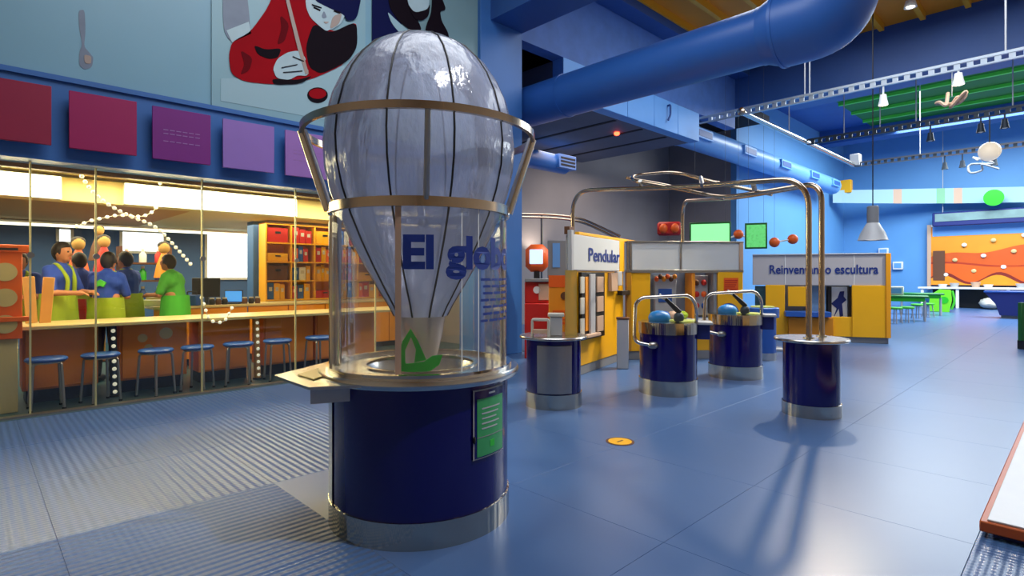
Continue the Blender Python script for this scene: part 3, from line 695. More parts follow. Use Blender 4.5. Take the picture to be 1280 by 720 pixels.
P2 = Stand('exhibit_stand', 'yellow and frosted display stand behind the lever exhibits', 'display stand', 783, 9.0, 929, 9.15)
P2.b_('plinth', 785, 929, 0, .14, .02, .4, M_GREY); P2.b_('board', 789, 813, .14, 1.42, 0, .06, M_YEL); P2.b_('board', 783, 789, .14, 1.42, -.02, .08, mat('ochre_board', (184, 128, 20), .5)); P2.b_('back_board', 813, 896, .14, .62, .02, .1, M_YEL)
P2.b_('shelf', 813, 896, .62, .66, -.2, .1, M_LGREY); P2.b_('case_back', 813, 896, .66, 1.42, .30, .34, mat('slate_back', (116, 128, 150), .6, var=.1))
P2.b_('frame_bar', 783, 929, 1.40, 1.45, -.02, .08, M_STEELD); P2.b_('frame_bar', 783, 929, 1.885, 1.915, -.02, .08, M_STEELD)
for px in (784, 787.5, 850, 924): P2.b_('frame_post', px, px + (4.5 if px > 900 else 2), 1.42, 1.9, -.02, .06, M_STEELD if px < 900 else M_PINKB)
P2.b_('frosted_pane', 790, 850, 1.45, 1.885, .0, .02, M_FROST); P2.b_('frosted_pane', 852, 924, 1.45, 1.885, .0, .02, M_FROST)
for k in range(5): P2.b_('print_line', 871 + k * 6, 876 + k * 6, 1.62, 1.70, .03, .034, M_GREY, 0)
pnl = P2.b_('case_panel', 824, 851, .70, 1.36, .20, .29, M_LGREY); P2.b_('screen', 828, 845, .92, 1.14, .18, .20, M_SEAT, .003, pnl)
for i in range(6):
    xx = P2.X(825 + i * 4.6)[0]; obj('model_piece', ell(NB(), (xx, .16, 1.30 + .04 * (i % 2)), (.04, .035, .045), 8, 6), (M_ORANGE, M_BROWN, M_APRON)[i % 3], P2.t)
pnl = P2.b_('sample_board', 870, 890, .70, 1.36, .16, .20, M_LGREY)
for i in range(3):
    for j in range(2):
        xx = P2.X(875 + j * 9)[0]; obj('ball', ell(NB(), (xx, .13, .86 + i * .19), (.045, .04, .05), 10, 8), (M_RED, M_SEAT, M_RED, M_ORANGE, M_BROWN)[(i * 2 + j) % 5], pnl)
P2.b_('case_side', 865, 869, .66, 1.42, 0, .3, M_APRON); P2.b_('case_side', 892, 896, .66, 1.42, 0, .3, M_GREY)
po = P2.b_('poster_board', 897, 928, .14, 1.42, -.02, .04, M_YEL)
P2.b_('poster_block', 904, 922, 1.06, 1.32, -.026, -.02, M_ORANGE, 0, po)
for k in range(6): P2.b_('print_line', 905, 921 - (k * 5) % 4, 1.27 - k * .035, 1.283 - k * .035, -.03, -.026, M_RED, 0, po)
obj('poster_disc', cylv(NB(), .17, 0, .006, 24), M_SEAT, po, (P2.X(910)[0], -.028, .74), (rad(90), 0, 0))
for i in range(4):
    xx = P2.X(818 + i * 11)[0]; obj('model_piece', ell(NB(), (xx, -.05, .72), (.10, .08, .07), 10, 6), (mat('teal_piece', (60, 150, 170), .5), M_SEAT, M_PINKB, M_LIME)[i], P2.t)

P3 = Stand('sculpture_stand', 'yellow display stand with header reading Reinventando escultura', 'display stand', 941, 11.9, 1113, 11.1)
P3.b_('plinth', 958, 1111, 0, .12, .02, .3, M_GREY)
P3.b_('header', 941, 1108, 1.16, 1.79, 0, .05, mat('header_grey', (178, 176, 180), .5)); P3.b_('end_post', 1107, 1113, .12, 1.80, -.04, .3, mat('amber_post', (236, 160, 24), .45))
P3.b_('header_seam', 981, 982, 1.17, 1.78, -.004, 0, M_WHITE, 0); P3.b_('header_seam', 1067, 1068, 1.17, 1.78, -.004, 0, M_WHITE, 0); P3.b_('header_rail', 941, 1108, 1.785, 1.81, -.02, .07, M_LGREY)
P3.text('Reinventando escultura', 962, 1098, 1.40, .26, M_TXT, -.006, None, .004)
P3.b_('board', 957, 981, .12, 1.16, -.01, .05, M_YEL); P3.b_('board', 985, 1009, .72, 1.13, -.01, .03, M_YEL); P3.b_('board', 1065, 1107, .12, 1.16, -.02, .05, M_YEL)
P3.b_('back_board', 981, 1066, .56, 1.16, .25, .3, M_GREY); P3.b_('shelf', 980, 1036, .52, .62, -.25, .25, M_SEAT); P3.b_('low_board', 978, 1066, .12, .52, .0, .05, M_YEL)
P3.b_('ramp', 985, 1040, .12, .5, -.12, 0, mat('deep_amber', (206, 130, 20), .5)); ph = P3.b_('photo', 1041, 1063, .44, 1.12, .18, .24, M_WHITE)
P3.b_('photo_border', 1036, 1041, .44, 1.14, .1, .24, M_BLACK); P3.b_('photo_border', 1062, 1066, .44, 1.14, .1, .24, M_BLACK)
xc = P3.X(1051)[0]
obj('photo_figure', prism(NB(), [(xc + a, .178, .48 + b) for a, b in ((-.1, 0), (-.04, .2), (-.14, .3), (-.02, .42), (.02, .55), (.10, .56), (.09, .45), (.14, .38), (.06, .3), (.08, .05), (.02, .02), (0, .2))], (0, -.006, 0)), M_NAVYCL, ph)
P3.b_('foliage_photo', 944, 957, .56, 1.14, .02, .06, mat('dark_foliage', (26, 62, 72), .6, var=.8, vscale=12)); P3.b_('column', 1010, 1034, .62, 1.14, .1, .14, mat('blue_grey', (96, 128, 160), .5, var=.4, vscale=8))

# ================================================================== BACKGROUND EXHIBITS LEFT OF PENDULUM STAND
x, y = at(671, 9.4); rz = face_rz(x, y)
t = thing('kiosk', 'orange rounded screen kiosk beside the blue column', 'kiosk', (x, y, 0), rz)
bm = NB(); box(bm, (-.19, -.1, 1.42), (.19, .1, 1.88), .09); obj('head', bm, M_ORANGE, t)
obj('screen', B1((-.12, -.115, 1.55), (.10, -.10, 1.79), .01), M_SCRB, t); obj('neck', B1((-.05, -.05, 1.3), (.05, .05, 1.43), .01), M_BLACK, t)
obj('shelf', B1((-.2, -.2, 1.25), (.25, .2, 1.31), .01), M_GREY, t); obj('body', B1((-.2, -.12, .9), (.22, .2, 1.25), .01), M_RED, t); obj('cabinet', B1((-.2, -.25, 0), (.24, .2, .9), .01), M_RED, t)
obj('dial', cylv(NB(), .06, 0, .02, 18), M_WHITE, t, (.0, -.12, 1.12), (rad(90), 0, 0))
obj('face_plate', B1((.03, -.14, .95), (.2, -.12, 1.22), .005), M_PINKB, t)
x, y = at(699, 8.5)
t = thing('flower_board', 'yellow board with orange top and small brown disc', 'board', (x, y, 0), face_rz(x, y))
obj('board', B1((-.16, 0, .1), (.24, .08, 1.36), .006), M_APRON, t); obj('band', B1((-.16, -.01, 1.18), (.24, 0, 1.36)), M_ORANGE, t); obj('base', B1((-.18, -.05, 0), (.26, .14, .1)), M_GREY, t)
obj('disc', cylv(NB(), .06, 0, .015, 16), M_BROWN, t, (.08, -.002, 1.05), (rad(90), 0, 0))
for k in range(4): obj('print_line', B1((-.1, -.008, .62 + k * .06), (.16, 0, .65 + k * .06)), M_ORANGE, t)
x, y = at(700, 9.9)
t = thing('glass_case', 'tall grey framed case with a blue pane', 'case', (x, y, 0), face_rz(x, y))
obj('body', B1((-.22, 0, 0), (.32, .3, 1.98), .008), M_GREY, t); obj('pane', B1((-.13, -.012, 1.5), (.0, 0, 1.93)), M_DUCTL, t)
# curved rail behind column and pendulum stand
x, y = at(655, 10.4)
t = thing('curved_rail', 'thin curved bronze rail arching behind the yellow stand', 'rail', (x, y, 0), 0)
v0 = Vector((x, y, 0))
for off in (0, 4):
    obj('tube', tube(NB(), smoothpath([p3(640, 267 + off, 10.4) - v0, p3(690, 268 + off, 10.4) - v0, p3(725, 272 + off, 10.3) - v0, p3(775, 295 + off, 9.8) - v0], .5), .022, 8), M_TUBE, t)
obj('post', tube(NB(), [p3(677, 268, 10.4) - v0, (p3(677, 268, 10.4) - v0) * Vector((1, 1, 0)).to_3d() if False else Vector(((p3(677, 268, 10.4) - v0).x, (p3(677, 268, 10.4) - v0).y, 0))], .02, 8), M_TUBE, t)
# uplighter on the grey wall
lx, ly = onY(676, 10.6)[0], 10.6

# traffic-light like boxes, screens, molecules on the return wall
def wallbox(px0, px1, py0, py1, d): 
    x0, y0 = at((px0 + px1) / 2, d); return x0, y0, (px1 - px0) * d / FPX, Z(py1, d), Z(py0, d)
x, y, wd, z0, z1 = wallbox(822, 851, 277, 294, 15.0)
t = thing('signal_box', 'pair of round orange lamps in a red box hanging', 'lamp', (x, y, 0), face_rz(x, y))
obj('housing', B1((-wd / 2, 0, z0), (wd / 2, .25, z1), .05), M_RED, t)
for s in (-1, 1): obj('lens', ell(NB(), (s * wd * .24, 0, (z0 + z1) / 2), (wd * .18, .08, (z1 - z0) * .36), 14, 10), M_ORANGE, t)
obj('hanger', tube(NB(), [(0, .12, z1 - .02), (0, .12, 6.42)], .004, 6), M_TRK, t)
M_GRF = mat('green_frame', (24, 96, 34), .5)
for (px0, px1, py0, py1, d, lb, mm) in ((865, 910, 280, 305, 14.4, 'wide glowing green screen hanging before the grey wall', M_SCRG), (934, 956, 281, 309, 14.4, 'narrow mottled green screen hanging before the blue wall', mat('screen_mottled', (110, 220, 120), .4, emit=(90, 200, 105), estr=.6, var=.6, vscale=18))):
    x, y, wd, z0, z1 = wallbox(px0, px1, py0, py1, d)
    t = thing('hanging_screen', lb, 'screen', (x, y, 0), face_rz(x, y), 'hanging green screens')
    obj('frame', B1((-wd / 2 - .04, 0, z0 - .04), (wd / 2 + .04, .08, z1 + .05), .01), M_GRF, t); obj('panel', B1((-wd / 2, -.012, z0), (wd / 2, 0, z1)), mm, t)
    for s in (-1, 1): obj('cord', tube(NB(), [(s * wd * .4, .04, z1), (s * wd * .4, .04, 7.16)], .003, 5), M_TRK, t)
def molecule(balls, rods, d, label, top):
    P = [p3(a, b, d) for a, b in balls]; o = P[0]
    t = thing('ball_mobile', label, 'mobile', o, 0, 'orange ball mobiles')
    for p in P: obj('ball', ell(NB(), p - o, (.13, .13, .13), 16, 10), M_ORANGE, t)
    for a, b in rods: obj('rod', tube(NB(), [p3(*a, d) - o, p3(*b, d) - o], .025, 6), M_WHITE, t)
    obj('cord', tube(NB(), [P[0] - o + Vector((0, 0, .1)), P[0] - o + Vector((0, 0, top - o.z))], .003, 5), M_TRK, t)
molecule([(923, 293)], [((909, 299), (920, 294)), ((926, 294), (937, 298))], 15.2, 'single orange ball with two white rods between the green screens', 7.16)
molecule([(968, 303), (991, 299)], [((968, 303), (991, 299))], 14.5, 'two orange balls joined by a white rod', 5.16)

# floor sticker
x, y = pl(775, 552)
t = thing('floor_sticker', 'round yellow sticker with brown rim on the blue floor', 'sticker', (x, y, 0))
obj('rim', cylv(NB(), .115, 0, .0025, 32), M_BROWN, t); obj('disc', cylv(NB(), .095, .0025, .004, 32), M_YEL, t); obj('mark', B1((-.04, -.008, .004), (.04, .008, .0045)), M_BROWN, t)

# ================================================================== FAR END
def far(px, d): return at(px, d)
# curved picture banner
t = thing('curved_banner', 'long curved pale banner with pictures high on the far wall', 'banner', (0, 0, 0))
pts = []
N = 24
for i in range(N + 1):
    u = i / N; px = 1041 + u * 259; X_ = 28.6 + 1.9 * math.sin(min(1, u * 1.15) * math.pi / 2) ** .8 - .9 * max(0, u - .6)
    y, d = onX(px, X_); x = X_; pts.append((x, y, Z(238 - 5 * u, d), Z(253.5 - 1.5 * u + 1.5 * math.sin(u * 3), d)))
for i in range(N):
    a, b = pts[i], pts[i + 1]
    bm = prism(NB(), [(a[0], a[1], a[3]), (b[0], b[1], b[3]), (b[0], b[1], b[2]), (a[0], a[1], a[2])], (.04, 0, 0))
    col = {7: M_PINKB, 12: mat('leaf_print', (120, 180, 140), .5), 14: M_PINKB}.get(i)
    obj('segment', bm, col or mat('banner_pale', (150, 190, 206), .5) if i == 0 else (col or MATS['banner_pale']), t)
yb_, d = onX(1055, 28.9)
obj('end_box', B1((28.9, yb_ - .28, Z(241, d)), (29.2, yb_ + .28, Z(225, d)), .02), M_YEL, t)
gx_ = 29.85; gy_, d = onX(1242, gx_); zz = Z(247, d)
obj('green_disc', cylv(NB(), .33, 0, .05, 24), M_GREEN, t, (gx_, gy_, zz), (0, rad(90), 0))
x = 30.3; y, d = onX(1230, x)
t = thing('sign_box', 'long blue and green sign box above the orange mural', 'sign', (x, y, 0), rad(-90)); hw = 47 * d / FPX / abs(math.sin(HEAD)) * .8
obj('box', B1((-hw, 0, Z(280, d)), (hw, .3, Z(262, d)), .03), M_NAVYCL, t); obj('face', B1((-hw + .1, -.02, Z(274, d)), (hw - .4, 0, Z(264, d))), mat('sign_print', (120, 150, 150), .5, var=.5, vscale=2), t); obj('end_panel', B1((hw - .36, -.03, Z(276, d)), (hw, 0, Z(262, d))), M_BRGREEN, t)
for s in (-1, 1): obj('hanger', tube(NB(), [(s * hw * .8, .15, Z(263, d)), (s * hw * .8, .15, 7.75)], .015, 5), M_LGREY, t)
# orange landscape mural with frame and table
x = 30.75; y, d = onX(1164, x); rz = rad(-90); L = y - onX(1300, x)[0]
t = thing('landscape_mural', 'wide orange and yellow desert landscape backdrop in a frame', 'mural', (x, y, 0), rz)
zb, zt = Z(356, d), Z(284, d)
obj('backdrop', B1((0, 0, zb), (L, .1, zt)), mat('mural_amber', (232, 146, 30), .5, var=.12, vscale=1.2), t)
obj('sky_band', B1((.05, -.01, zt - .42), (L, 0, zt)), M_DUCTL, t); obj('frame', B1((-.14, -.05, zb - .2), (0, .12, zt + .1)), M_PINKB, t); obj('frame', B1((0, -.05, zt), (L, .1, zt + .1)), M_WHITE, t)
def hill(name, f, m, layer, z0):
    P = [(0, -.012 * layer, z0)] + [(L * i / 24, -.012 * layer, f(i / 24)) for i in range(25)] + [(L, -.012 * layer, z0)]
    obj(name, prism(NB(), P, (0, -.01, 0)), m, t)
hill('hills', lambda u: zb + 1.25 + .4 * u + .08 * math.sin(u * 9), mat('hill_orange', (206, 84, 18), .5, var=.15, vscale=2), 2, zb)
hill('hill_ridge', lambda u: zb + .92 + .1 * math.sin(u * 5 + 1), mat('hill_red', (170, 52, 16), .5), 3, zb + .8); hill('hills', lambda u: zb + .84 + .1 * math.sin(u * 5 + 1), mat('hill_bright', (222, 92, 16), .5, var=.1, vscale=2), 4, zb)
hill('hill_ridge', lambda u: zb + .34 + .22 * math.sin(u * 12), mat('hill_dark', (120, 30, 20), .5), 5, zb); hill('dunes', lambda u: zb + .24 + .2 * math.sin(u * 12 + .2), M_APRON, 6, zb)
for i in range(9): obj('print_spot', ell(NB(), (L * (.15 + .09 * i), -.09, zb + .45 + (i * 37 % 11) * .16), (.09, .02, .08), 8, 6), (M_WHITE, M_TOP)[i % 2], t)
obj('tower_print', B1((.08, -.1, zb + .2), (.5, -.08, zb + 1.5)), M_BROWN, t)
t = thing('exhibit_table', 'long white table before the orange landscape backdrop', 'table', (x, y, 0), rz)
obj('table_top', B1((-.3, -1.1, .80), (L, -.15, .88), .01), M_WHITE, t); obj('back_panel', B1((.1, -.3, 0), (L, -.2, .8)), M_BLACK, t)
for q in (-.2, 1.0, 2.6, 4.2): obj('leg', B1((q, -1.05, 0), (q + .1, -.95, .8)), M_WHITE, t)
for i, q in enumerate((.5, .9, 1.6, 2.0, 3.0, 3.7)):
    o = thing('model_pot', 'small pale model dish on the long white table', 'dish', (*(Matrix.Rotation(rz, 2) @ Vector((q, -.6)) + Vector((x, y))), .88), 0, 'model dishes on the white table')
    obj('dish', lathe(NB(), [(.001, 0), (.12, 0), (.17, .12 + .05 * (i % 3)), (.14, .12), (.001, .04)], 14), (M_WHITE, M_LGREY, M_PINKB)[i % 3], o)
o = tag(obj('bundle', ell(NB(), (0, 0, .22), (.55, .35, .22), 16, 10), M_OFF), 'pale crumpled bundle on floor under the white table', 'bundle'); o.location = (29.9, onX(1238, 29.9)[0], 0)
for v in o.data.vertices: v.co *= 1 + .10 * math.sin(v.co.x * 17 + v.co.z * 23)
for v in o.data.vertices: v.co.z = max(0, v.co.z)
x, y = at(1268, 17.6)
t = thing('navy_bench', 'flared navy boat shaped bench near the white table', 'bench', (x, y, 0), face_rz(x, y))
obj('hull', prism(NB(), [(-.72, 0, .82), (1.2, 0, .82), (1.0, 0, .10), (-.35, 0, .10), (-.45, 0, .45)], (0, .7, 0)), M_NAVYCL, t); obj('rim', B1((-.74, -.03, .82), (1.2, .73, .87), .01), M_SEAT, t); obj('foot', B1((-.32, .1, 0), (.95, .6, .1)), M_GREY, t)
x, y = at(1176, 21.0)
t = thing('lime_chair', 'lime green rounded child chair by the far wall', 'chair', (x, y, 0), face_rz(x, y))
obj('shell', prism(NB(), [(-.32, 0, .02), (.25, 0, 0), (.33, 0, .45), (.30, 0, .82), (-.05, 0, .84), (-.32, 0, .62), (-.36, 0, .3)], (0, .5, 0)), mat('lime_plastic', (120, 224, 40), .4), t)
obj('hole', cylv(NB(), .13, 0, .012, 20), M_GREEN, t, (.1, 0, .45), (rad(90), 0, 0)); obj('arm', tube(NB(), smoothpath([(.32, .1, .1), (.42, .1, .4), (.34, .1, .8)], .15), .04, 8), M_BRGREEN, t)
# green tables with stools by the far wall
def green_table(px, d, label):
    x, y = at(px, d); t = thing('play_table', label, 'table', (x, y, 0), face_rz(x, y), 'green play tables')
    obj('table_top', B1((-.65, -.4, .70), (.65, .4, .76), .02), mat('green_laminate', (34, 128, 60), .4), t); obj('apron', B1((-.55, -.32, .58), (.55, .32, .70)), M_GREEN, t)
    for a in (-.55, .55):
        for b in (-.3, .3): obj('leg', tube(NB(), [(a, b, 0), (a, b, .6)], .03, 8), M_LGREY, t)
green_table(1128, 17.2, 'green play table standing next to the yellow end post'); green_table(1151, 19.6, 'green play table standing next to the lime chair')
def stool_green(px, d, label):
    x, y = at(px, d); t = thing('play_stool', label, 'stool', (x, y, 0), 0, 'stools at the green tables')
    obj('seat', cylv(NB(), .18, .40, .46, 20, bev=.015), M_BRGREEN, t)
    for k in range(4): a = k * 1.57 + .4; obj('leg', tube(NB(), [(.17 * math.cos(a), .17 * math.sin(a), 0), (.11 * math.cos(a), .11 * math.sin(a), .41)], .016, 6), M_LGREY, t)
for px, d in ((1119, 16.0), (1134, 16.3), (1147, 17.9), (1160, 18.4)): stool_green(px, d, 'small green stool standing at the green play tables')
for px, py0, py1, lb in ((1104, 310, 318, 'small white wall box above the sculpture stand end'), (1122, 327, 337, 'small pale card box fixed on the far blue wall'), (1117, 357, 368, 'white paper model standing on green table')):
    if px == 1117: (x, y), d = at(1120, 17.2), 17.2; zb_ = .76; rz = face_rz(x, y)
    else: x = 30.84; y, d = onX(px, x); zb_ = Z(py1, d); rz = rad(-90)
    t = thing('white_box', lb, 'box', (x, y, zb_), rz); hh = abs(py1 - py0) * d / FPX
    obj('body', B1((-.2, 0, 0), (.2, .15, hh), .02), M_WHITE, t); obj('face', B1((-.14, -.012, hh * .2), (.14, 0, hh * .8)), M_DUCTL, t)
# green board at the right border and the low platform
x, y = pl(1279, 437)
t = thing('green_board', 'dark green board on black foot at the hall edge', 'board', (x, y, 0), HEAD - rad(90))
obj('board', B1((-.03, 0, .16), (.6, .08, .86), .005), mat('dark_green', (10, 92, 30), .5), t); obj('foot', B1((0, -.05, 0), (.5, .12, .16)), M_BLACK, t)
x, y = pl(1224, 671, .0)
t = thing('low_platform', 'low platform with white top and orange edge over shadow-blue base', 'platform', (x, y, 0))
obj('base', B1((.05, -2.2, 0), (3.2, -.05, .03)), M_NAVYCL, t); obj('edge', B1((0, -2.25, .03), (3.25, 0, .085), .006), mat('orange_edge', (176, 78, 20), .45, var=.15), t); obj('top', B1((.02, -2.23, .085), (3.23, -.03, .095), .002), mat('pale_laminate', (186, 186, 192), .35, var=.08, vscale=6), t)  # navy base colour stands in for the blue shadow under the edge
o = thing('platform_case', 'dark exhibit case with wooden frame on the low platform', 'case', (x + .14, y - .50, .095))
obj('body', B1((.06, -1.2, .05), (2.4, .13, .34), .01), M_BLACK, o); obj('frame', B1((0, -1.25, 0), (2.45, .16, .05), .006), M_WOOD, o); obj('post', B1((0, .08, .05), (.06, .16, .36), .004), M_WOOD, o); obj('lid', B1((0, -1.25, .34), (2.45, .16, .38), .006), M_WOOD, o)

# ================================================================== WORKSHOP
# luminous light boxes along the workshop fascia
for (xa, xb, lb) in ((-1.6, onY(76, 8)[0], 'bright luminous light box above the orange exhibit box'), (onY(154, 8)[0], onY(368, 8)[0], 'bright luminous light box above the green clothed person')):
    t = thing('light_box', lb, 'light box', (xa, 7.90, 2.2), 0, 'light boxes in the workshop')
    obj('housing', B1((0, .02, 0), (xb - xa, .12, .25)), M_WHITE, t); obj('diffuser', B1((.01, 0, .01), (xb - xa - .01, .02, .24)), M_LAMP, t)
xa = -.6
t = thing('strip_light', 'long thin strip light along the rear workshop ceiling', 'ceiling light', (xa, 12.4, 2.205)); obj('housing', B1((0, 0, .04), (5.4, .16, .08)), M_WHITE, t); obj('diffuser', B1((.02, .02, 0), (5.38, .14, .04)), M_STRIP, t)

# front counter: separate cabinet units under one worktop
XR = onY(428, 7.75)[0] + 1.4
ct = thing('worktop', 'long pale worktop of the front counter behind the stools', 'worktop', (0, 7.45, .80))
obj('slab', B1((-1.5, 0, 0), (XR, .78, .04), .006), M_TOP, ct)
units = [(-60, 4, 'end'), (28, 123, 'widest'), (150, 234, 'second'), (249, 313, 'third'), (330, 392, 'fourth'), (395, 470, 'last')]
beside = ['orange wood counter cabinet below the orange exhibit box', 'orange wood counter cabinet beside the dark gap', 'orange wood counter cabinet with pale spots painted', 'orange wood counter cabinet beside the olive dotted post', 'orange wood counter cabinet before the yellow shelves', 'orange wood counter cabinet next to the balloon drum']
for (a, b, _), lb in zip(units, beside):
    X0, X1 = onY(a, 7.75)[0], onY(b, 7.75)[0]
    t = thing('counter_cabinet', lb, 'cabinet', (X0, 7.75, 0), 0, 'cabinets of the front counter')
    obj('body', B1((0, .02, .14), (X1 - X0, .45, .80)), M_COUNTER, t); obj('plinth', B1((.03, .06, 0), (X1 - X0 - .03, .42, .14)), M_BLACK, t)
    if a == 150:
        for sx, sz, rr in ((.22, .62, .05), (.46, .66, .07), (.28, .50, .045)): obj('painted_spot', cylv(NB(), rr, 0, .004, 16), M_TOP, t, (sx, -.0005, sz), (rad(90), 0, 0))
    obj('door', B1((.02, 0, .16), (X1 - X0 - .02, .02, .78), .004), M_COUNTER, t)
# dotted leg posts
for a, lb in ((143, 'slim black post with white dots under the worktop beside dark gap'), (322, 'slim olive post with white dots under the bright worktop')):
    X0 = onY(a, 7.6)[0]; t = thing('dotted_post', lb, 'post', (X0, 7.6, 0), 0, 'dotted posts under the worktop')
    obj('post', tube(NB(), [(0, 0, .02), (-.02, 0, .80)], .04, 10), M_TRK if a < 200 else M_WOOD, t); obj('foot', cylv(NB(), .06, 0, .02, 12), M_BLACK, t)
    for k in range(9): obj('dot', ell(NB(), (-.02 * k / 9, -.04, .06 + k * .085), (.022, .012, .022), 8, 6), M_BEAD, t)
# rear bench with amber apron
t = thing('rear_bench', 'amber wood work bench behind the front counter', 'bench', (0, 9.4, 0))
X0, X1 = onY(192, 9.4)[0], 6.5
obj('table_top', B1((X0, 0, .86), (X1, .7, .90), .005), M_TOP, t)
n = 7
for k in range(n): obj('panel', B1((X0 + (X1 - X0) * k / n + .01, .02, .10), (X0 + (X1 - X0) * (k + 1) / n - .01, .05, .86)), M_APRON, t)
obj('plinth', B1((X0 + .05, .06, 0), (X1 - .05, .6, .1)), M_BLACK, t)

# stools
def stool():
    t = thing('counter_stool', '', 'stool', (0, 0, 0), 0, 'blue stools at the front counter')
    obj('seat', cylv(NB(), .175, .485, .525, 28, bev=.014), M_SEAT, t)
    obj('seat_ring', lathe(NB(), [(.13, .47), (.15, .47), (.15, .487), (.13, .487)], 24), M_STEELD, t)
    for k in range(4):
        a = k * math.pi / 2 + math.pi / 4; c, s = math.cos(a), math.sin(a)
        obj('leg', tube(NB(), smoothpath([(.09 * c, .09 * s, .475), (.155 * c, .155 * s, .47), (.185 * c, .185 * s, .015)], .05, 4), .013, 8), M_STEELD, t)
        obj('foot', cylv(NB(), .018, 0, .02, 8, (.185 * c, .185 * s)), M_BLACK, t)
    return t
s0 = stool(); pos = [58, 126, 195, 247, 298, 347, 398]
slb = ['next to the orange exhibit box', 'beside the black dotted post', 'before the cabinet with painted pale spots', 'between the spotted cabinet and the next one', 'before the olive dotted post', 'before the yellow shelves', 'next to the balloon drum']
for i, p in enumerate(pos):
    X = onY(p, 7.38)[0]; l = 'round blue stool with steel legs ' + slb[i]
    if i == 0: s0.location = (X, 7.38, 0); s0['label'] = l
    else: dup(s0, (X, 7.38, 0), rad(17 * i), l)
# orange exhibit box at left border
X0 = onY(-30, 7.35)[0]; X1 = onY(28, 7.35)[0]; d = onY(14, 7.35)[1]
t = thing('orange_exhibit', 'orange box exhibit with round pictures on a beige plinth', 'exhibit', (X0, 7.35, 0)); Lx = X1 - X0
zz = lambda py: Z(py, d)
obj('box', B1((0, 0, zz(424)), (Lx, .30, zz(312)), .005), M_ORANGE, t); obj('cornice', B1((-.02, -.03, zz(315)), (Lx + .06, .32, zz(306)), .005), M_ORANGE, t); obj('ledge', B1((-.02, -.04, zz(402)), (Lx + .05, 0, zz(396)), .004), M_ORANGE, t)
obj('plinth', B1((.05, .05, 0), (Lx - .03, .28, zz(424)), .004), M_TOP, t)
for z in (340, 372, 405): obj('picture', cylv(NB(), .09, 0, .008, 20), M_TOP, t, (Lx * .62, -.002, zz(z)), (rad(90), 0, 0))
obj('slot', B1((Lx * .3, -.034, zz(313)), (Lx * .9, -.03, zz(310))), M_BLACK, t)
X0 = onY(32, 7.9)[0]; 
for k, (dx_, tilt, lb) in enumerate(((0, -3, 'pale wooden plank leaning on counter next to the orange exhibit'), (.11, 4, 'darker wooden plank leaning on counter next to the working person'))):
    o = tag(obj('plank', B1((0, 0, 0), (.10, .03, .50), .004), M_WOOD if k else M_TAN), lb, 'plank', 'planks on the counter'); o.location = (X0 + dx_, 7.9, .841); o.rotation_euler = (0, rad(tilt), 0)

# people
def tcap(bm, p0, p1, r0, r1, n=10):
    p0, p1 = Vector(p0), Vector(p1); u = (p1 - p0).normalized(); L = (p1 - p0).length; pts, rs = [], []
    for k in range(5): a = math.pi / 2 * k / 4; pts.append(p0 - u * r0 * math.cos(a)); rs.append(max(.001, r0 * math.sin(a)))
    for k in range(1, 5): a = math.pi / 2 * k / 4; pts.append(p1 + u * r1 * math.sin(a)); rs.append(max(.001, r1 * math.cos(a)))
    pts.insert(5, p1.copy()); rs.insert(5, r1)
    return tube(bm, pts, rs, n)
def remesh(bm, vox, it=2):
    me = fin(bm); o = bpy.data.objects.new('tmp', me); COL.objects.link(o)
    m = o.modifiers.new('r', 'REMESH'); m.mode = 'VOXEL'; m.voxel_size = vox
    s = o.modifiers.new('s', 'SMOOTH'); s.iterations = it; s.factor = .5
    dg = bpy.context.evaluated_depsgraph_get(); dg.update()
    r = bpy.data.meshes.new_from_object(o.evaluated_get(dg)); bpy.data.objects.remove(o)
    r.materials.clear(); r.polygons.foreach_set('use_smooth', [True] * len(r.polygons)); return r
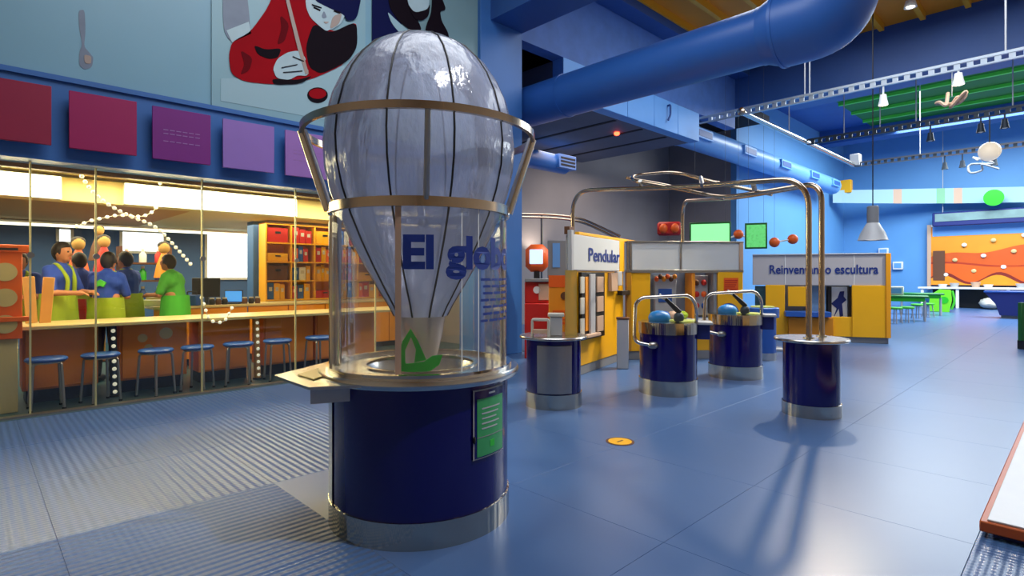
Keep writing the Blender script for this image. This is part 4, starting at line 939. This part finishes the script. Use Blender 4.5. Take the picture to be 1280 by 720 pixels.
def person(px, Y, heading, label, shirt, apron, h=1.72, arm=(.75, 1.15), lean=.05, logo=False):
    """local +x = facing direction, z up; heading = world angle of facing"""
    X, d = onY(px, Y); t = thing('person', label, 'person', (X, Y, 0), heading); k = h / 1.72
    V = lambda x, y, z: Vector((x + lean * max(0, z - .95), y, z)) * k
    bm = NB()
    for s in (-1, 1):
        tcap(bm, V(0, s * .095, .93), V(.02, s * .105, .50), .088, .058); tcap(bm, V(.02, s * .105, .50), V(-.01, s * .11, .10), .056, .038)
        tcap(bm, V(-.03, s * .11, .05), V(.15, s * .125, .04), .045, .036)
        sh, el = V(0, s * .165, 1.40), V(.06 + arm[0] * .06, s * .205, 1.14); ha = V(.30, s * (.12), 1.02 + .10 * arm[1])
        tcap(bm, sh, el, .052, .042); tcap(bm, el, ha, .041, .028)
        u = (ha - el).normalized(); pm = ha + u * .05; tcap(bm, ha + u * .01, pm, .032, .034)
        sd = Vector((0, 1, 0)); nrm = u.cross(sd).normalized(); sd = nrm.cross(u).normalized()
        for q, (oy, ln) in enumerate(((-.027, .062), (-.009, .072), (.009, .067), (.026, .052))):
            b0 = pm + sd * oy + u * .015; b1 = b0 + u * ln * .55 - nrm * .006; b2 = b1 + u * ln * .4 - nrm * .025 * (1 if nrm.z > 0 else -1)
            tcap(bm, b0, b1, .0105, .0095, 8); tcap(bm, b1, b2, .0095, .008, 8)
        th0 = ha - sd * s * .028 + u * .01; tcap(bm, th0, th0 - sd * s * .022 + u * .04, .0125, .010, 8)
    tcap(bm, V(0, -.06, .98), V(0, .06, .98), .115, .115); tcap(bm, V(0, -.05, 1.12), V(0, .05, 1.12), .105, .105)
    tcap(bm, V(0, -.07, 1.33), V(0, .07, 1.33), .10, .10); tcap(bm, V(0, 0, 1.0), V(0, 0, 1.35), .12, .12)
    tcap(bm, V(0, -.15, 1.40), V(0, .15, 1.40), .05, .05)
    tcap(bm, V(.005, 0, 1.42), V(.02, 0, 1.53), .052, .048)
    hc = V(.03, 0, 1.61); ell(bm, hc, (.098 * k, .078 * k, .115 * k), 16, 12); ell(bm, hc + Vector((.035, 0, -.06)) * k, (.055 * k, .052 * k, .055 * k))
    ell(bm, hc + Vector((.10, 0, -.015)) * k, (.02 * k, .013 * k, .022 * k))
    for s in (-1, 1): ell(bm, hc + Vector((0, s * .079, -.01)) * k, (.018 * k, .010 * k, .028 * k))
    body = obj('body', remesh(bm, .0095), M_SKIN, t)
    for s in (-1, 1): obj('eye', ell(NB(), hc + Vector((.088, s * .032, .012)) * k, (.010, .012, .009), 8, 6), M_BLACK, body)
    obj('mouth', ell(NB(), hc + Vector((.086, 0, -.062)) * k, (.008, .022, .006), 8, 6), M_RED, body)
    hb = NB(); q = bmesh.ops.create_uvsphere(hb, u_segments=18, v_segments=12, radius=1)
    for v in q['verts']:
        x, y, z = v.co; back = 1 if (x < .35 or z > .45) else .80
        if z < -.35 and x > -.2: back = .75
        v.co = hc + Vector((x * .108 * back - .012, y * .09 * back, z * .125 * back + .014)) * k
    obj('hair', hb, M_HAIR, t)
    sb = NB()
    tcap(sb, V(0, -.06, .98), V(0, .06, .98), .127, .127); tcap(sb, V(0, -.07, 1.33), V(0, .07, 1.33), .126, .126); tcap(sb, V(0, 0, 1.0), V(0, 0, 1.36), .138, .138); tcap(sb, V(0, -.15, 1.40), V(0, .15, 1.40), .070, .070)
    tcap(sb, V(.004, 0, 1.40), V(.008, 0, 1.465), .078, .066)
    for s in (-1, 1):
        sh, el = V(0, s * .165, 1.40), V(.06 + arm[0] * .06, s * .205, 1.14); tcap(sb, sh, sh.lerp(el, .85), .060, .056)
    obj('shirt', remesh(sb, .014), shirt, t)
    tb = NB()
    for s in (-1, 1):
        tcap(tb, V(0, s * .095, .95), V(.02, s * .105, .50), .102, .074); tcap(tb, V(.02, s * .105, .50), V(-.01, s * .11, .12), .072, .058)
    tcap(tb, V(0, -.07, .97), V(0, .07, .97), .125, .125); obj('trousers', remesh(tb, .015), M_TROU, t)
    for s in (-1, 1): tcap(tb := NB(), V(-.03, s * .11, .055), V(.17, s * .125, .042), .054, .042); obj('shoe', tb, M_BLACK, t)
    if apron:
        ab = NB(); rows = []
        lathe(ab, [(.170, .78 * k), (.163, .90 * k), (.156, 1.02 * k), (.150, 1.13 * k)], 28, (lean * .12, 0), mod=lambda a, z: 1 + .27 * abs(math.sin(a)) + .03 * math.sin(a * 9)); o = obj('apron', ab, apron, t)
        sbb = NB(); tube(sbb, smoothpath([V(.14, -.06, 1.05), V(.15, -.05, 1.3), V(.05, -.09, 1.47), V(-.08, 0, 1.47), V(.05, .09, 1.47), V(.15, .05, 1.3), V(.14, .06, 1.05)], .06, 4), .022, 8); obj('neck_scarf', sbb, apron, t)
    if logo:
        obj('shirt_logo', prism(NB(), [V(-.148, y, z) for y, z in ((-.07, 1.33), (0, 1.37), (.07, 1.33), (.03, 1.31), (.05, 1.27), (0, 1.29), (-.04, 1.27))], (-.02, 0, 0)), M_BRGREEN, t)
    return t
RIGHT = HEAD - rad(90)
person(72, 8.65, RIGHT, 'person in navy shirt and lime apron working, next to planks', M_SHIRT, M_LIME, 1.74)
person(104, 9.75, RIGHT + rad(160), 'person in navy shirt half behind the one with back logo', M_SHIRT, M_LIME, 1.66, lean=.10)
person(132, 8.7, HEAD + rad(10), 'person seen from behind, green logo on navy shirt, lime apron', M_SHIRT, M_LIME, 1.64, logo=True, lean=.08)
person(161, 9.55, RIGHT + rad(175), 'person in navy and lime turned towards the one with back logo', M_SHIRT, M_LIME, 1.68)
person(221, 9.05, RIGHT + rad(180), 'person in bright green clothes bending over the work bench', M_GSHIRT, M_BRGREEN, 1.64, lean=.16)
person(26, 9.6, HEAD + rad(-150), 'person in navy half hidden behind the orange exhibit box', M_SHIRT, M_LIME, 1.64)
# red bucket-like box on floor between people
X0, d = onY(97, 9.15)
t = thing('red_chair', 'red plastic chair back showing between two people', 'chair', (X0, 9.15, 0), RIGHT)
obj('back', prism(NB(), [(-.10, 0, .42), (.12, 0, .42), (.09, 0, 1.05), (-.07, 0, 1.05)], (0, .03, 0)), M_RED, t); obj('seat', B1((-.16, -.3, .42), (.18, .03, .45), .01), M_RED, t)
for a in (-.13, .15):
    for b in (-.26, 0): obj('leg', tube(NB(), [(a, b, 0), (a, b, .42)], .014, 6), M_STEELD, t)

# shelf unit of yellow cubbies with books and boxes
SY = 10.1; SX0, SX1 = onY(333, SY)[0], 6.9; n = 7; rows = [.92, 1.26, 1.60, 1.94, 2.28]
sh = thing('shelf_unit', 'tall yellow cubby shelf unit along the workshop wall', 'shelf', (0, SY, 0)); cw = (SX1 - SX0) / n
obj('back', B1((SX0, .32, 0), (SX1, .34, 2.30)), M_APRON, sh)
for k in range(n + 1): obj('upright', B1((SX0 + k * cw - .012, 0, 0), (SX0 + k * cw + .012, .32, 2.30)), M_YEL, sh)
for z in rows: obj('shelf_board', B1((SX0, -.005, z - .012), (SX1, .32, z + .012)), M_YEL, sh)
obj('base_panel', B1((SX0, .01, .05), (SX1, .03, .9)), M_COUNTER, sh)
random.seed(11)
cols = [('red', M_RED), ('yellow', M_YEL), ('orange', M_ORANGE), ('blue', M_SEAT), ('green', M_GREEN), ('white', M_WHITE), ('brown', M_BROWN), ('navy', M_NAVYCL)]
pn = ['lowest', 'second', 'third', 'top']; ordn = ['first', 'second', 'third', 'fourth', 'fifth', 'sixth', 'seventh']
for r in range(4):
    for k in range(n):
        x0 = SX0 + k * cw + .03; xmax = SX0 + (k + 1) * cw - .03
        if (r, k) in ((0, 2), (2, 3)): 
            nm, m = cols[random.randrange(8)]
        if random.random() < .55:
            x = x0
            while x < xmax - .09:
                wd = random.uniform(.07, .14); hh = random.uniform(.23, .30); nm, m = random.choice([cols[q] for q in (0, 0, 1, 1, 1, 2, 2, 3, 5)])
                t = thing('binder', f'{nm} binder in the {pn[r]} row, {ordn[k]} cubby from the blue pillar', 'binder', (x, SY + .03, rows[r] + .0125), 0, 'binders in the yellow shelf')
                obj('cover', B1((0, 0, 0), (wd, .2, hh), .004), m, t); obj('spine_label', B1((wd * .25, -.002, hh * .5), (wd * .75, .0, hh * .75)), M_OFF, t)
                x += wd + .006
        else:
            nm, m = random.choice([cols[q] for q in (0, 0, 2, 1, 7, 3, 6)]); hh = random.uniform(.14, .28)
            t = thing('storage_box', f'{nm} storage box in the {pn[r]} row, {ordn[k]} cubby from the blue pillar', 'box', (x0, SY + .03, rows[r] + .0125), 0, 'storage boxes in the yellow shelf')
            obj('body', B1((0, 0, 0), (xmax - x0 - .02, .25, hh), .008), m, t); obj('handle', B1(((xmax - x0) * .35, -.008, hh * .6), ((xmax - x0) * .6, 0, hh * .75)), M_BLACK, t)
# back wall windows and boards
def backpane(name, px0, px1, py0, py1, Y=13.76):
    X0, X1 = onY(px0, Y)[0], onY(px1, Y)[0]; d = onY((px0 + px1) / 2, Y)[1]
    o = sempty(name, (X0, Y, 0)); obj('pane', B1((0, 0, Z(py1, d)), (X1 - X0, .02, Z(py0, d))), M_DAY, o)
    fm = NB(); a, b, zb, zt = -.05, X1 - X0 + .05, Z(py1, d) - .05, Z(py0, d) + .05
    for lo, hi in (((a, -.03, zb), (0, .03, zt)), ((b - .05, -.03, zb), (b, .03, zt)), ((a, -.03, zt - .05), (b, .03, zt)), ((a, -.03, zb), (b, .03, zb + .05))): box(fm, lo, hi)
    obj('window_frame', fm, M_WHITE, o)
backpane('window_2', 259, 312, 291, 347); backpane('window_3', 153, 204, 291, 314); backpane('window_4', 74, 88, 287, 302)
# workshop column with blue face next to shelf
struct('trim_4', B1((onY(314, 10.6)[0], 10.5, 0), (onY(330, 10.6)[0], 10.8, 2.5)), M_WSBLUE)
# things on the rear bench
def put(name, label, cat, px, parts, Y=9.7, z=.90, rz=RIGHT):
    X, d = onY(px, Y); t = thing(name, label, cat, (X, Y, z), rz)
    for nm, bm, m in parts: obj(nm, bm, m, t)
    return t
put('monitor', 'dark computer monitor on the rear bench', 'monitor', 257, [('screen', B1((-.22, 0, .12), (.22, .03, .42), .008), M_BLACK), ('stand', B1((-.03, .02, .02), (.03, .06, .2)), M_TRK), ('foot', B1((-.1, -.06, 0), (.1, .1, .02)), M_TRK)])
put('laptop', 'open laptop with a bright blue screen on the rear bench', 'laptop', 292, [('keyboard', B1((-.15, -.2, 0), (.15, 0, .02), .004), M_BLACK), ('lid', B1((-.15, 0, .02), (.15, .015, .22), .004), M_BLACK), ('screen', B1((-.135, -.004, .035), (.135, 0, .205)), mat('blue_screen', (70, 150, 230), .4, emit=(80, 160, 240), estr=.9))])
put('supply_tray', 'white tray of papers in front of the green clothed person', 'tray', 203, [('tray', B1((-.2, -.15, 0), (.2, .15, .10), .01), M_WHITE), ('papers', B1((-.17, -.12, .1), (.17, .12, .13)), M_TOP)])
put('toolbox', 'blue toolbox on the bench next to the green clothed person', 'toolbox', 240, [('body', B1((-.12, -.1, 0), (.12, .1, .16), .01), M_SEAT), ('handle', tube(NB(), smoothpath([(-.07, 0, .15), (-.07, 0, .21), (.07, 0, .21), (.07, 0, .15)], .02, 3), .01, 6), M_BLACK)], 9.55)
random.seed(4)
for i, p in enumerate((265, 273, 281, 306, 314, 322)):
    put('jar', 'small dark jar with pale lid on the rear bench', 'jar', p, [('glass', lathe(NB(), [(.001, 0), (.04, 0), (.045, .06), (.03, .09), (.001, .09)], 12), (M_BLACK, M_BROWN)[i % 2]), ('lid', cylv(NB(), .034, .09, .11, 12), M_OFF)], 9.55)['group'] = 'jars on the rear bench'
# rear materials rack between the people and window
X0, d = onY(150, 11.2); X1 = onY(215, 11.2)[0]
t = thing('supply_rack', 'open rack of craft supplies behind the people', 'rack', (X0, 11.2, 0))
for z in (.9, 1.25, 1.55): obj('shelf_board', B1((0, 0, z), (X1 - X0, .35, z + .03)), M_BROWN, t)
for q in (0, X1 - X0 - .04): obj('upright', B1((q, 0, 0), (q + .04, .35, 1.85)), M_BROWN, t)
for i in range(14):
    z = (.93, 1.28, 1.58)[i % 3]; q = .1 + (i * .37) % (X1 - X0 - .35); nm, m = cols[i % 8]
    if i >= 9: continue
    o = thing('craft_bottle', f'{nm} craft bottle on the supply rack behind the people', 'bottle', (X0 + .12 + (i // 3) * (X1 - X0 - .25) / 2.2, 11.35, z), 0, 'craft bottles on the rack')
    obj('body', lathe(NB(), [(.001, 0), (.055, 0), (.055, .14), (.025, .18), (.025, .2), (.001, .2)], 12), m, o); obj('cap', cylv(NB(), .028, .2, .24, 10), M_WHITE, o)
def puppet(px, py, Y, label, m, s=.085):
    X, d = onY(px, Y); z = Z(py, d); t = thing('puppet', label, 'puppet', (X, Y, 0), 0, 'puppets on poles')
    obj('head', ell(NB(), (0, 0, z), (s, s, s * 1.2), 14, 10), M_TAN, t); obj('hair', ell(NB(), (0, .02, z + s * .5), (s * 1.08, s * 1.0, s * .85), 14, 10), M_HAIR, t); obj('dress', lathe(NB(), [(.04, z - s), (.11, z - .28), (.15, z - .5), (.001, z - .5)], 16), m, t); obj('pole', tube(NB(), [(0, 0, .0), (0, 0, z - .4)], .02, 8), M_WOOD, t)
    obj('base', cylv(NB(), .14, 0, .03, 16), M_BROWN, t)
puppet(98, 305, 10.6, 'orange dressed puppet on a pole with dark hair', M_ORANGE); puppet(130, 302, 10.9, 'amber faced puppet on a pole behind the logo shirt', M_RED); puppet(124, 288, 11.4, 'high amber puppet on a pole under the strip light', M_BROWN, .07); puppet(205, 310, 10.8, 'yellow dressed puppet on a pole beside the supply rack', M_APRON, .085)
# garlands of white beads inside the glass
def garland(pts, label, n):
    P = [Vector((onY(px, Y)[0], Y, Z(py, onY(px, Y)[1]))) for px, py, Y in pts]; o = P[0]
    S = smoothpath([p - o for p in P], .3, 8)
    t = thing('bead_garland', label, 'garland', o, 0, 'white bead garlands'); obj('string', tube(NB(), S, .004, 5), M_OFF, t)
    ln = [0]
    for a, b in zip(S[:-1], S[1:]): ln.append(ln[-1] + (b - a).length)
    me = None
    for i in range(n):
        q = ln[-1] * i / (n - 1); j = max(0, min(len(S) - 2, next((k for k in range(len(ln) - 1) if ln[k + 1] >= q), len(S) - 2))); f = (q - ln[j]) / max(1e-6, ln[j + 1] - ln[j])
        p = S[j].lerp(S[j + 1], min(1, f))
        if me is None: b = obj('bead', ell(NB(), (0, 0, 0), (.021, .021, .021), 8, 6), M_BEAD, t, p); me = b.data
        else: b = bpy.data.objects.new('bead', me); COL.objects.link(b); b.parent = t; b.location = p
garland([(93, 207, 7.5), (120, 247, 7.5), (160, 270, 7.5), (195, 282, 7.5), (225, 315, 7.5), (238, 330, 7.5)], 'white bead garland drooping from the ceiling past the green clothed person', 26)
garland([(96, 283, 7.9), (112, 276, 7.9), (150, 268, 7.9), (178, 272, 7.9), (196, 262, 7.9), (200, 229, 7.9)], 'short white bead garland hanging above the logo shirt', 16)
garland([(252, 372, 7.47), (262, 402, 7.43), (280, 404, 7.43), (290, 385, 7.47)], 'white bead garland hooked over the worktop front edge', 9)

# lamps that light particular spots
spot('track_spot', (10.5, 3.0, 5.0), (*at(860, 7.0), .3), 1050, (1, .84, .62), 64)
spot('track_spot', (8.6, 3.6, 5.0), (*at(745, 8.0), .9), 520, (1, .86, .62), 62)
spot('track_spot', (12.9, 1.0, 5.0), (*at(1050, 11.0), .9), 750, (1, .9, .75), 52)
spot('balloon_spot', (2.9, -.6, 6.6), (bx_, by_, 2.0), 800, (.96, .97, 1), 30)
spot('wall_uplight', (lx, 10.5, 2.0), (lx, 11.1, 3.4), 45, (1, .8, .6), 120)
